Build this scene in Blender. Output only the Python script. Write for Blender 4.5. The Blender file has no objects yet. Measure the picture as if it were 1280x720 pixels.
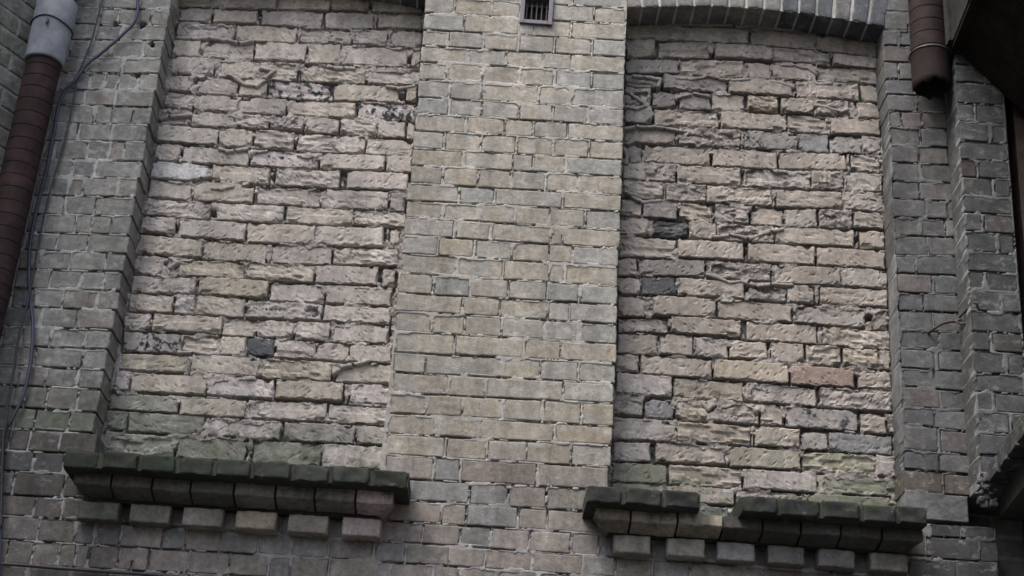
import bpy, math, random
import numpy as np
from mathutils import Vector, Matrix
S = bpy.context.scene
COL = S.collection
# ------------------------------------------------------------------ camera
# looking up at the first-floor wall, slight roll
PITCH, ROLL, FPX = 0.427530, 0.073368, 1900.0
cp, sp, cr, sr = math.cos(PITCH), math.sin(PITCH), math.cos(ROLL), math.sin(ROLL)
Xv, U0, Fv = Vector((1, 0, 0)), Vector((0, -sp, cp)), Vector((0, cp, sp))
Rv = cr*Xv + sr*U0
Uv = -sr*Xv + cr*U0
cam = bpy.data.objects.new('camera', bpy.data.cameras.new('camera'))
COL.objects.link(cam)
cam.matrix_world = Matrix(((Rv.x, Uv.x, -Fv.x, 0), (Rv.y, Uv.y, -Fv.y, -5.28742),
                           (Rv.z, Uv.z, -Fv.z, 1.89086), (0, 0, 0, 1)))
cam.data.sensor_width = 36.0
cam.data.lens = 36.0*FPX/1280.0
cam.data.clip_start, cam.data.clip_end = 0.05, 500
S.camera = cam
# ------------------------------------------------------------------ light: overcast day
SUN_EL, SUN_AZ = math.radians(55), math.radians(-148)     # azimuth measured from +X towards +Y
world = bpy.data.worlds.new('World'); S.world = world; world.use_nodes = True
wn = world.node_tree.nodes; wl = world.node_tree.links
sky = wn.new('ShaderNodeTexSky'); sky.sky_type = 'NISHITA'; sky.sun_disc = False
sky.sun_elevation = SUN_EL; sky.sun_rotation = math.pi/2 - SUN_AZ
sky.air_density = 1.0; sky.dust_density = 6.0; sky.ozone_density = 0.6
wl.new(sky.outputs[0], wn['Background'].inputs[0])
wn['Background'].inputs[1].default_value = 0.135
sl = bpy.data.lights.new('sun', 'SUN'); sl.energy = 1.2; sl.angle = math.radians(60); sl.color = (1.0, 0.98, 0.955)
sun = bpy.data.objects.new('sun', sl); COL.objects.link(sun)
sd = Vector((math.cos(SUN_EL)*math.cos(SUN_AZ), math.cos(SUN_EL)*math.sin(SUN_AZ), math.sin(SUN_EL)))
sun.rotation_euler = sd.to_track_quat('Z', 'Y').to_euler(); sun.location = (0, -3, 9)
vs = S.view_settings; vs.view_transform = 'Standard'; vs.look = 'None'; vs.gamma = 1.0; vs.exposure = 1.9
S.render.film_transparent = False
S.cycles.filter_width = 1.6

rng = random.Random(7)
nrg = np.random.default_rng(11)
# ------------------------------------------------------------------ noise
def vnoise(x, y, seed):
    x = np.asarray(x, float); y = np.asarray(y, float)
    xi = np.floor(x).astype(np.int64); yi = np.floor(y).astype(np.int64)
    u = x-xi; v = y-yi; u = u*u*(3-2*u); v = v*v*(3-2*v)
    def h(a, b):
        n = (a*374761393 + b*668265263 + seed*982451653) & 0xffffffff
        n = ((n ^ (n >> 13))*1274126177) & 0xffffffff
        n = (n ^ (n >> 16)) & 0xffff
        return n/65535.0
    return (h(xi, yi)*(1-u)+h(xi+1, yi)*u)*(1-v)+(h(xi, yi+1)*(1-u)+h(xi+1, yi+1)*u)*v
def fbm(x, y, seed, o=3):
    s = 0; a = 0.5; t = 0
    for i in range(o):
        s = s+a*vnoise(x*2**i+i*17.3, y*2**i-i*9.1, seed+i*31); t += a; a *= .5
    return s/t
# ------------------------------------------------------------------ materials
def mat(name):
    m = bpy.data.materials.new(name); m.use_nodes = True
    nt = m.node_tree; b = nt.nodes['Principled BSDF']
    b.inputs['Roughness'].default_value = .9
    b.inputs['Specular IOR Level'].default_value = .25
    return m, nt, b
def N(nt, t, **k):
    n = nt.nodes.new(t)
    for a, v in k.items(): setattr(n, a, v)
    return n
def L(nt, a, b): nt.links.new(a, b)
def noise(nt, vec, scale, detail=4, rough=.6):
    n = N(nt, 'ShaderNodeTexNoise'); n.inputs['Scale'].default_value = scale
    n.inputs['Detail'].default_value = detail; n.inputs['Roughness'].default_value = rough
    L(nt, vec, n.inputs['Vector']); return n.outputs['Fac']
def mapr(nt, val, a, b, c=0., d=1.):
    n = N(nt, 'ShaderNodeMapRange'); n.clamp = True
    L(nt, val, n.inputs[0])
    for i, v in enumerate((a, b, c, d)): n.inputs[i+1].default_value = v
    return n.outputs[0]
def math_(nt, op, a, b):
    n = N(nt, 'ShaderNodeMath', operation=op)
    for i, v in enumerate((a, b)):
        if isinstance(v, (int, float)): n.inputs[i].default_value = v
        else: L(nt, v, n.inputs[i])
    return n.outputs[0]
def mix(nt, f, a, b, mode='MIX'):
    n = N(nt, 'ShaderNodeMix', data_type='RGBA', blend_type=mode); n.clamp_factor = True
    for sock, v in ((n.inputs[0], f), (n.inputs[6], a), (n.inputs[7], b)):
        if isinstance(v, (int, float)): sock.default_value = v
        elif isinstance(v, tuple): sock.default_value = v if len(v) == 4 else (*v, 1)
        else: L(nt, v, sock)
    return n.outputs[2]
def grey(nt, v):
    n = N(nt, 'ShaderNodeCombineColor')
    for i in range(3): L(nt, v, n.inputs[i])
    return n.outputs[0]
def corner_soot_shade(nt, P, c):  # soot and corner shade painted together, darker towards the right
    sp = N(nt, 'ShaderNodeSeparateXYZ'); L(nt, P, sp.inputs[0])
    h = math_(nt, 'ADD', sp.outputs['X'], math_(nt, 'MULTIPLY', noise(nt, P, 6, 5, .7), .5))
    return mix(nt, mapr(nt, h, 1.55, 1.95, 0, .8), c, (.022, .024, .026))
def streaks(nt, P, c, lo=.80, hi=1.10):
    # rain and soot runs that cross the courses
    mp = N(nt, 'ShaderNodeMapping'); mp.inputs['Scale'].default_value = (1, 1, .16); L(nt, P, mp.inputs[0])
    a = noise(nt, mp.outputs[0], 13, 5, .65); b = noise(nt, P, 3.2, 4, .6)
    v = math_(nt, 'MULTIPLY', mapr(nt, a, .34, .66, lo, hi), mapr(nt, b, .32, .68, .86, 1.10))
    return mix(nt, 1.0, c, grey(nt, v), 'MULTIPLY')
def low_moss(nt, P, c):
    # algae creeping up from the ledges, over bricks and joints alike
    sp = N(nt, 'ShaderNodeSeparateXYZ'); L(nt, P, sp.inputs[0])
    h = math_(nt, 'ADD', sp.outputs['Z'], math_(nt, 'MULTIPLY', noise(nt, P, 4.2, 6, .72), -.70))
    h = math_(nt, 'ADD', h, mapr(nt, sp.outputs['X'], -1.1, .4, 0, .09))
    pt = mapr(nt, noise(nt, P, 15, 5, .7), .40, .58, .12, 1)
    return mix(nt, math_(nt, 'MULTIPLY', mapr(nt, h, 3.45, 3.32, 0, .85), pt), c, mix(nt, mapr(nt, noise(nt, P, 40, 4), .4, .6), (.062, .078, .050), (.105, .118, .085)))
def brick_material(name, smear, smear_lo, smear_hi, bump, dark=.62, soot=0.0, moss=False, weather=None, zmoss=0):
    m, nt, b = mat(name)
    geo = N(nt, 'ShaderNodeNewGeometry'); P = geo.outputs['Position']
    oi = N(nt, 'ShaderNodeObjectInfo')
    fine = noise(nt, P, 210, 3, .7); mid = noise(nt, P, 46, 5, .65); big = noise(nt, P, 9, 4, .6)
    v = math_(nt, 'MULTIPLY', mapr(nt, mid, .3, .72, .70, 1.26), mapr(nt, fine, .3, .7, .78, 1.20))
    v = math_(nt, 'MULTIPLY', v, mapr(nt, big, .3, .7, .86, 1.12))
    c = mix(nt, 1.0, oi.outputs['Color'], grey(nt, v), 'MULTIPLY')
    # reddish / yellowish cloud inside the clay
    hue = mapr(nt, noise(nt, P, 24, 3), .52, .72, 0, .30)
    c = mix(nt, hue, c, mix(nt, 1.0, c, (1.16, .97, .80), 'MULTIPLY'))
    # grey-blue weathering that ignores the single bricks
    if weather:
        c = mix(nt, mapr(nt, noise(nt, P, 6.5, 6, .66), .50, .66, 0, .62), c, weather)
    # dark pits
    pit = mapr(nt, noise(nt, P, 95, 3, .55), dark, dark+.10, 0, .55)
    c = mix(nt, pit, c, mix(nt, 1.0, c, (.42, .40, .38), 'MULTIPLY'))
    # lime and mortar left on the face
    mp = N(nt, 'ShaderNodeMapping'); mp.inputs['Scale'].default_value = (1, 1, 1.7); L(nt, P, mp.inputs[0])
    lm = noise(nt, mp.outputs[0], 17, 6, .68)
    f = mapr(nt, lm, smear_lo, smear_hi, 0, 1)
    f = math_(nt, 'MULTIPLY', f, .75)
    c = mix(nt, f, c, mix(nt, mapr(nt, fine, .3, .7), tuple(x*.78 for x in smear), smear))
    if soot:
        sm = mapr(nt, noise(nt, P, 5.5, 5, .65), .44, .66, 0, soot)
        c = mix(nt, sm, c, (.030, .032, .032))
    c = streaks(nt, P, c, .74, 1.12)
    if zmoss: c = low_moss(nt, P, c)
    # tar-black remains on single bricks (alpha of the object's colour)
    al = math_(nt, 'SUBTRACT', 1.0, oi.outputs['Alpha'])
    tar = mapr(nt, math_(nt, 'ADD', noise(nt, P, 34, 5, .62), math_(nt, 'MULTIPLY', al, .45)), .74, .80, 0, 1)
    c = mix(nt, tar, c, (.028, .032, .036))
    if moss:
        up = N(nt, 'ShaderNodeSeparateXYZ'); L(nt, geo.outputs['Normal'], up.inputs[0])
        mm = mapr(nt, noise(nt, P, 9, 6, .7), .50, .62, 0, .7)
        c = mix(nt, mm, c, (.026, .036, .019))
    L(nt, c, b.inputs['Base Color'])
    h = math_(nt, 'ADD', math_(nt, 'MULTIPLY', fine, .35), math_(nt, 'MULTIPLY', mid, .8))
    h = math_(nt, 'ADD', h, math_(nt, 'MULTIPLY', f, .25))
    bp = N(nt, 'ShaderNodeBump'); bp.inputs['Strength'].default_value = .9; bp.inputs['Distance'].default_value = bump
    L(nt, h, bp.inputs['Height']); L(nt, bp.outputs[0], b.inputs['Normal'])
    return m
def mortar_material(name, c1, c2, c3, bump=.004, moss=0, zmoss=0):
    m, nt, b = mat(name)
    geo = N(nt, 'ShaderNodeNewGeometry'); P = geo.outputs['Position']
    a = noise(nt, P, 30, 6, .7); f = noise(nt, P, 160, 4, .7); g = noise(nt, P, 7, 4, .6)
    c = mix(nt, mapr(nt, a, .34, .66), c1, c2)
    c = mix(nt, mapr(nt, g, .5, .68, 0, .8), c, c3)
    c = mix(nt, 1.0, c, grey(nt, mapr(nt, f, .25, .75, .72, 1.2)), 'MULTIPLY')
    c = streaks(nt, P, c)
    if name == 'low_mortar': c = corner_soot_shade(nt, P, c)
    if zmoss: c = low_moss(nt, P, c)
    if moss:
        c = mix(nt, mapr(nt, noise(nt, P, 6, 5, .7), .45, .62, 0, moss), c, (.045, .058, .030))
    L(nt, c, b.inputs['Base Color'])
    bp = N(nt, 'ShaderNodeBump'); bp.inputs['Strength'].default_value = 1; bp.inputs['Distance'].default_value = bump
    L(nt, math_(nt, 'ADD', a, math_(nt, 'MULTIPLY', f, .4)), bp.inputs['Height']); L(nt, bp.outputs[0], b.inputs['Normal'])
    return m
def plain_material(name, col, rough=.6, var=.25, metal=0, scale=30, col2=None, spec=.4, bump=.001):
    m, nt, b = mat(name)
    geo = N(nt, 'ShaderNodeNewGeometry'); P = geo.outputs['Position']
    a = noise(nt, P, scale, 5, .65)
    c = mix(nt, mapr(nt, a, .35, .65), tuple(x*(1-var) for x in col), tuple(min(1, x*(1+var)) for x in col))
    if col2: c = mix(nt, mapr(nt, noise(nt, P, scale*.4, 5, .7), .5, .64), c, col2)
    L(nt, c, b.inputs['Base Color'])
    b.inputs['Roughness'].default_value = rough; b.inputs['Metallic'].default_value = metal
    b.inputs['Specular IOR Level'].default_value = spec
    bp = N(nt, 'ShaderNodeBump'); bp.inputs['Distance'].default_value = bump; bp.inputs['Strength'].default_value = .6
    L(nt, noise(nt, P, scale*3, 4), bp.inputs['Height']); L(nt, bp.outputs[0], b.inputs['Normal'])
    return m
M = {
 'infill': brick_material('old_infill_brick', (.42, .39, .37), .56, .70, .0045, zmoss=1),
 'infill_r': brick_material('old_infill_brick_grey', (.30, .283, .272), .56, .70, .0045, zmoss=1),
 'pier': brick_material('facing_brick', (.36, .36, .348), .51, .66, .0036, dark=.60, weather=(.208, .214, .206)),
 'left': brick_material('weathered_brick', (.36, .37, .35), .50, .66, .0034, dark=.60, soot=.25, weather=(.175, .185, .18), zmoss=1),
 'right': brick_material('sooty_brick', (.155, .163, .168), .53, .69, .0034, dark=.60, soot=.25, weather=(.070, .076, .083)),
 'low': brick_material('lower_brick', (.30, .305, .31), .56, .72, .0030, dark=.64, soot=.25),
 'cornice': brick_material('damp_brick', (.20, .19, .17), .60, .74, .0035, dark=.6, soot=.30, moss=True),
 'dentil': brick_material('dentil_brick', (.34, .31, .28), .58, .74, .0035, dark=.62, soot=.3),
 'm_infill': mortar_material('infill_mortar', (.265, .245, .226), (.345, .320, .296), (.40, .38, .358), .006, zmoss=1),
 'm_infill_r': mortar_material('infill_mortar_grey', (.172, .160, .150), (.230, .215, .203), (.275, .264, .254), .006, zmoss=1),
 'm_pier': mortar_material('pier_mortar', (.245, .238, .218), (.295, .290, .270), (.35, .347, .328)),
 'm_left': mortar_material('left_mortar', (.20, .20, .19), (.32, .33, .31), (.40, .41, .39)),
 'm_right': mortar_material('right_mortar', (.058, .062, .064), (.095, .100, .104), (.145, .153, .157)),
 'm_low': mortar_material('low_mortar', (.17, .163, .158), (.25, .247, .246), (.33, .33, .335)),
 'm_dark': mortar_material('damp_mortar', (.025, .025, .023), (.045, .044, .04), (.035, .038, .028), moss=.5),
}
# ------------------------------------------------------------------ object helpers
def link(o, parent=None):
    COL.objects.link(o)
    if parent is not None: o.parent = parent
    return o
def root(name, label, cat, loc=(0, 0, 0), group=None):
    o = bpy.data.objects.new(name, None); o.empty_display_size = .1; o.location = loc
    link(o); o['label'] = label; o['category'] = cat
    if group: o['group'] = group
    o['kind'] = 'thing'
    bpy.context.view_layer.update()
    return o
def meshobj(name, V, F, m, parent=None, smooth=False):
    me = bpy.data.meshes.new(name); me.from_pydata([tuple(v) for v in V], [], [tuple(f) for f in F]); me.update()
    if smooth: me.polygons.foreach_set('use_smooth', [True]*len(me.polygons))
    me.materials.append(m)
    o = bpy.data.objects.new(name, me); link(o, parent)
    if parent is not None: o.location = -Vector(parent.location)
    return o
def boxdata(x0, x1, y0, y1, z0, z1):
    V = [(x, y, z) for x in (x0, x1) for y in (y0, y1) for z in (z0, z1)]
    F = [(0, 1, 3, 2), (4, 6, 7, 5), (0, 4, 5, 1), (2, 3, 7, 6), (0, 2, 6, 4), (1, 5, 7, 3)]
    return V, F
def box(name, b, m, parent=None, bevel=0):
    V, F = boxdata(*b)
    o = meshobj(name, V, F, m, parent)
    if bevel:
        md = o.modifiers.new('bevel', 'BEVEL'); md.width = bevel; md.segments = 2
    return o
def tube(name, pts, r, m, parent=None, n=8, sub=6):
    P = [Vector(p) for p in pts]; Q = []
    for i in range(len(P)-1):                      # Catmull-Rom
        p0, p1, p2, p3 = P[max(i-1, 0)], P[i], P[i+1], P[min(i+2, len(P)-1)]
        for k in range(sub):
            t = k/sub
            Q.append(.5*((2*p1)+(p2-p0)*t+(2*p0-5*p1+4*p2-p3)*t*t+(3*p1-p0-3*p2+p3)*t**3))
    Q.append(P[-1]); V = []; F = []
    for i, q in enumerate(Q):
        d = (Q[min(i+1, len(Q)-1)]-Q[max(i-1, 0)]).normalized()
        a = d.cross(Vector((0, 1, .01))).normalized(); b = d.cross(a)
        for k in range(n):
            t = 2*math.pi*k/n; V.append(q+r*(math.cos(t)*a+math.sin(t)*b))
    for i in range(len(Q)-1):
        for k in range(n):
            F.append((i*n+k, i*n+(k+1) % n, (i+1)*n+(k+1) % n, (i+1)*n+k))
    F.append(tuple(range(n))[::-1]); F.append(tuple((len(Q)-1)*n+k for k in range(n)))
    return meshobj(name, V, F, m, parent, True)
# ------------------------------------------------------------------ brick shapes (shared meshes)
H0 = .073
CLS = [.55, 1.0, 1.7, 2.6, 3.6]
def brick_mesh(ratio, style, seed):
    """style: 'rough' (hand-laid infill), 'lump' (mortar-covered), 'neat' (facing)."""
    r = np.random.default_rng(seed)
    w, h = ratio*H0, H0
    cell = .0088 if style != 'neat' else .014
    e = .0040 if style != 'neat' else .0028
    nx = max(3, int(round(w/cell))); nz = max(4, int(round(h/cell)))
    def line(L_, n):
        m_ = np.linspace(0, L_, n+1)[1:-1]; m_ = m_[(m_ > e*2.9) & (m_ < L_-e*2.9)]
        return np.concatenate([[0, e*.8, e*2.2], m_, [L_-e*2.2, L_-e*.8, L_]])-L_/2
    gx, gz = line(w, nx), line(h, nz)
    GX, GZ = np.meshgrid(gx, gz, indexing='ij')
    dx = np.minimum(GX+w/2, w/2-GX); dz = np.minimum(GZ+h/2, h/2-GZ)
    edge = np.minimum(dx, dz)
    wild = r.choice([.15, .4, .7, 1.2])
    Y = np.zeros_like(GX); ou, ov = r.random(2)*100
    if style == 'neat':
        rad, amp, out = .0024, .0022, .0042
    elif style == 'rough':
        rad, amp, out = .0026, .0030*wild, .0085
    elif style == 'worn':
        rad, amp, out = .005, .0030, .0055
    else:
        rad, amp, out = .008, .012, .0060
    # ragged outline
    q = 45 if style == 'neat' else 32
    A = (fbm(GX*q+ou, GZ*q+ov, seed, 3)-.5)*2; B = (fbm(GX*q+ou+50, GZ*q+ov, seed+5, 3)-.5)*2
    fx = np.clip(1-dx/.02, 0, 1); fz = np.clip(1-dz/.02, 0, 1)
    PX = GX-np.sign(GX)*fx*np.abs(A)*out*1.5+B*out*.3
    PZ = GZ-np.sign(GZ)*fz*np.abs(B)*out*1.2+A*out*.3
    # rounded arrises
    t = np.clip(1-edge/rad, 0, 1); Y += rad*.9*t*t
    # face relief
    Y += (fbm(GX*28+ou, GZ*28+ov, seed+9, 3)-.5)*2*amp
    if style in ('rough', 'lump'):
        st = fbm(GX*14+ou, GZ*60+ov, seed+21, 2)      # splits and flaked layers
        spall = wild > 1 or style == 'lump'
        Y += np.where(st > (.50 if spall else .60), .0055 if spall else .0034*wild, 0)*(1 if style == 'rough' else 1.8)
        if spall: Y += (fbm(GX*55+ou, GZ*70+ov, seed+41, 3)-.5)*.006
        Y += (fbm(GX*90, GZ*90+ov, seed+33, 2)-.5)*amp*.45
        rg = np.clip(1-np.abs(fbm(GX*17+ou, GZ*40+ov, seed+77, 3)-.5)/.02, 0, 1); Y += rg*(.005 if style == 'rough' else .009)
        for _ in range(r.integers(1, 5)):             # knocked-off corners
            cx = r.choice([-1, 1])*w/2*r.uniform(.75, 1); cz = r.choice([-1, 1])*h/2
            q = np.hypot(GX-cx, (GZ-cz)*1.3); R = r.uniform(.010, .026)
            Y += np.clip((1-q/R)*3, 0, 1)*r.uniform(.005, .015)
    else:
        for _ in range(3 if style == 'worn' else int(r.random() < .55)):
            cx = r.choice([-1, 1])*w/2; cz = r.choice([-1, 1])*h/2
            q = np.hypot(GX-cx, GZ-cz); R = r.uniform(.008, .018)
            Y += np.clip(1-q/R, 0, 1)*r.uniform(.003, .010)
    n, k = GX.shape
    V = list(zip(PX.ravel(), Y.ravel(), PZ.ravel())); F = []
    idx = lambda i, j: i*k+j
    for i in range(n-1):
        for j in range(k-1):
            F.append((idx(i, j), idx(i+1, j), idx(i+1, j+1), idx(i, j+1)))
    ring = [idx(i, 0) for i in range(n)]+[idx(n-1, j) for j in range(1, k)]+[idx(i, k-1) for i in range(n-2, -1, -1)]+[idx(0, j) for j in range(k-2, 0, -1)]
    base = len(V); dep = .15; m_ = len(ring); fx_, fz_ = GX.ravel(), GZ.ravel()
    for yy in (.013, dep):
        for q in ring:
            V.append((fx_[q]*(1-.002/w), yy, fz_[q]*(1-.002/h)))
    for a in range(m_):
        b = (a+1) % m_
        F.append((ring[b], ring[a], base+a, base+b)); F.append((base+b, base+a, base+m_+a, base+m_+b))
    me = bpy.data.meshes.new('brick_'+style); me.from_pydata(V, [], F); me.update()
    nf = (n-1)*(k-1)
    sm = [style not in ('rough', 'lump')]*nf+[False]*(len(F)-nf)
    me.polygons.foreach_set('use_smooth', sm)
    return me
POOL = {}
def pool(style, ratio, mname):
    c = min(range(len(CLS)), key=lambda i: abs(math.log(CLS[i]/ratio)))
    n = {'rough': 14, 'lump': 8, 'neat': 12, 'worn': 6}[style]; v = rng.randrange(n)
    key = (style, c, v, mname)
    if key not in POOL:
        base = (style, c, v)
        me = brick_mesh(CLS[c], style, 1000*c+v*7+{'rough': 0, 'lump': 333, 'neat': 666, 'worn': 777}[style])
        me.materials.append(M[mname]); POOL[key] = me
    return POOL[key], CLS[c]*H0
def add_brick(parent, x, y, z, w, h, slope, style, mname, col, alpha=1., rx=0, rz=0, name='brick', ang=0.):
    me, w0 = pool(style, w/h, mname)
    o = bpy.data.objects.new(name, me); link(o, parent)
    o.location = Vector((x, y, z))-Vector(parent.location)
    flip = rng.random() < .5
    o.rotation_euler = (rx, -slope, rz+ang)
    o.scale = ((-1 if flip else 1)*w/w0, 1, h/H0)
    o.color = (*col, alpha)
    return o
def jit(c, v=.1, hue=.04):
    hue *= .35
    k = 1+rng.uniform(-v, v)
    return tuple(max(.01, x*k*(1+rng.uniform(-hue, hue))) for x in c)
# ------------------------------------------------------------------ mortar beds (height fields round the bricks)
def mortar_bed(name, parent, x0, x1, z0, z1, bricks, ybase, m, cell, mode, ytop=None, back=None, seed=1, pits=(), folds=(), slots=()):
    """bricks: (x, z, w, h, slope, flag). mode 'infill' = squeezed-out lumps and gaps, 'flush' = pointed joints."""
    nx = int((x1-x0)/cell)+1; nz = int((z1-z0)/cell)+1
    gx = np.linspace(x0, x1, nx); gz = np.linspace(z0, z1, nz)
    GX, GZ = np.meshgrid(gx, gz, indexing='ij')
    sd = np.full(GX.shape, -1.0)             # signed inside distance of the nearest brick
    up = np.full(GX.shape, 9.0)              # distance below the lower edge of the brick above
    lump = np.zeros(GX.shape)
    for (x, z, w, h, s, fl) in bricks:
        i0, i1 = np.searchsorted(gx, [x-w/2-.03, x+w/2+.03]); j0, j1 = np.searchsorted(gz, [z-h/2-.04, z+h/2+.03])
        if i1 <= i0 or j1 <= j0: continue
        lx = GX[i0:i1, j0:j1]-x; lz = GZ[i0:i1, j0:j1]-z-s*lx
        d = np.minimum(w/2-np.abs(lx), h/2-np.abs(lz))
        sub = sd[i0:i1, j0:j1]; sub[:] = np.maximum(sub, d)
        below = np.where((np.abs(lx) < w/2) & (lz < 0), -lz-h/2, 9.)
        u_ = up[i0:i1, j0:j1]; u_[:] = np.where(below > -.002, np.minimum(u_, np.maximum(below, 0)), u_)
        if fl in ('m', 'w', 'sw', 'gw'):
            lp = lump[i0:i1, j0:j1]; lp[:] = np.where(d > 0, 1.0 if fl == 'm' else .55, lp)
    n1 = fbm(GX*26, GZ*42, seed, 4); n2 = fbm(GX*75, GZ*95, seed+3, 3); n3 = fbm(GX*11, GZ*16, seed+6, 3)
    nA = fbm(GX*9, GZ*24, seed+50, 3); nB = fbm(GX*22, GZ*18, seed+60, 2)
    if mode == 'infill':
        ridge = np.clip(1-np.abs(fbm(GX*30, GZ*52, seed+70, 3)-.5)/.018, 0, 1)
        sdn = sd+(n2-.5)*.008+(n1-.5)*.012
        reach = (n3-.44)*.060+lump*.028                     # how far mortar laps over the brick
        bed = -.0065+.022*(1-n1)**1.5+(n2-.5)*.007-lump*.004+ridge*.012
        Y = np.where(sdn < reach, bed, .040)
        Y = np.where((np.abs(sdn-reach) < .0025) & (nB > .42), .032, Y)
        gap = np.clip((nA-.43)*.17, 0, .0088)*np.where(lump > .9, .3, 1)
        Y = np.where((up < gap) & (sd < .001), .055, Y)
        Y = np.where((sd > -.0042) & (sd < .0015) & (nB > .57) & (up > 1), .045, Y)
    else:
        sdn = sd+(n2-.5)*.005+(n1-.5)*.006
        reach = .0014+np.clip((n3-.47)*.040, 0, .008)
        bed = -.0002+(n1-.5)*.0045+(n2-.5)*.0025
        Y = np.where(sdn < reach, bed, .022)
        gap = np.clip((nA-.535)*.07, 0, .0048)
        Y = np.where((up < gap) & (sd < .001), bed+.018, Y)
        Y = np.where((sd > -.003) & (sd < .001) & (nB > .76) & (up > 1), bed+.010, Y)
    for (px, pz, pr) in pits:
        q = np.hypot(GX-px, GZ-pz)
        Y = np.where(q < pr, .06, Y)
    for (a0, a1, b0, b1) in slots:
        Y = np.where((GX > a0) & (GX < a1) & (GZ > b0) & (GZ < b1), .075, Y)
    for q, line in enumerate(folds):          # ribbons of mortar squeezed out of the beds
        hgt = .010+.012*vnoise(q*3.7, 1.3, 77); wid = .0062+.003*vnoise(q*2.1, 5.3, 78)
        for (ax, az), (bx, bz) in zip(line[:-1], line[1:]):
            dx, dz = bx-ax, bz-az; LL = dx*dx+dz*dz+1e-9
            t = np.clip(((GX-ax)*dx+(GZ-az)*dz)/LL, 0, 1)
            d = np.hypot(GX-ax-t*dx, GZ-az-t*dz)+(n2-.5)*.006
            Y = np.where(d < wid*1.25, np.minimum(Y, -hgt*np.sqrt(np.maximum(0, 1-(d/(wid*1.25))**2))+.004), Y)
            Y = np.where((d >= wid*1.25) & (d < wid*1.25+.0035) & (GZ < az+t*dz), np.maximum(Y, .03), Y)
    Y = ybase+Y
    if ytop is not None:                      # cut to an arch: fold the bed back above it
        Y = np.where(GZ > ytop(GX), ybase+.05, Y)
    V = np.stack([GX.ravel(), Y.ravel(), GZ.ravel()], 1)
    I = np.arange(nx*nz).reshape(nx, nz)
    Fq = np.stack([I[:-1, :-1].ravel(), I[1:, :-1].ravel(), I[1:, 1:].ravel(), I[:-1, 1:].ravel()], 1)
    ex = []; exv = []
    if back is not None:                      # cheeks running back into the wall
        b0 = len(V)
        for side in (0, nx-1):
            col_ = I[side]
            exv += [(gx[side]+(.005 if side == 0 else -.005), back, z) for z in gz]
            o = b0+(0 if side == 0 else nz)
            for j in range(nz-1):
                q = (col_[j], col_[j+1], o+j+1, o+j)
                ex.append(q if side == 0 else q[::-1])
        b1 = b0+2*nz
        for side in (0, nz-1):
            row_ = I[:, side]
            exv += [(x, back, gz[side]) for x in gx]
            o = b1+(0 if side == 0 else nx)
            for i in range(nx-1):
                q = (row_[i+1], row_[i], o+i, o+i+1)
                ex.append(q if side == 0 else q[::-1])
        V = np.concatenate([V, np.array(exv)])
        Fq = np.concatenate([Fq, np.array(ex)])
    me = bpy.data.meshes.new(name)
    me.vertices.add(len(V)); me.vertices.foreach_set('co', V.ravel())
    me.loops.add(len(Fq)*4); me.loops.foreach_set('vertex_index', Fq.ravel().astype(np.int32))
    me.polygons.add(len(Fq)); me.polygons.foreach_set('loop_start', np.arange(0, len(Fq)*4, 4, dtype=np.int32))
    me.update(calc_edges=True); me.validate()
    me.polygons.foreach_set('use_smooth', [True]*len(me.polygons))
    me.materials.append(m)
    o = bpy.data.objects.new(name, me); link(o, parent); o.location = -Vector(parent.location)
    return o
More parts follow.
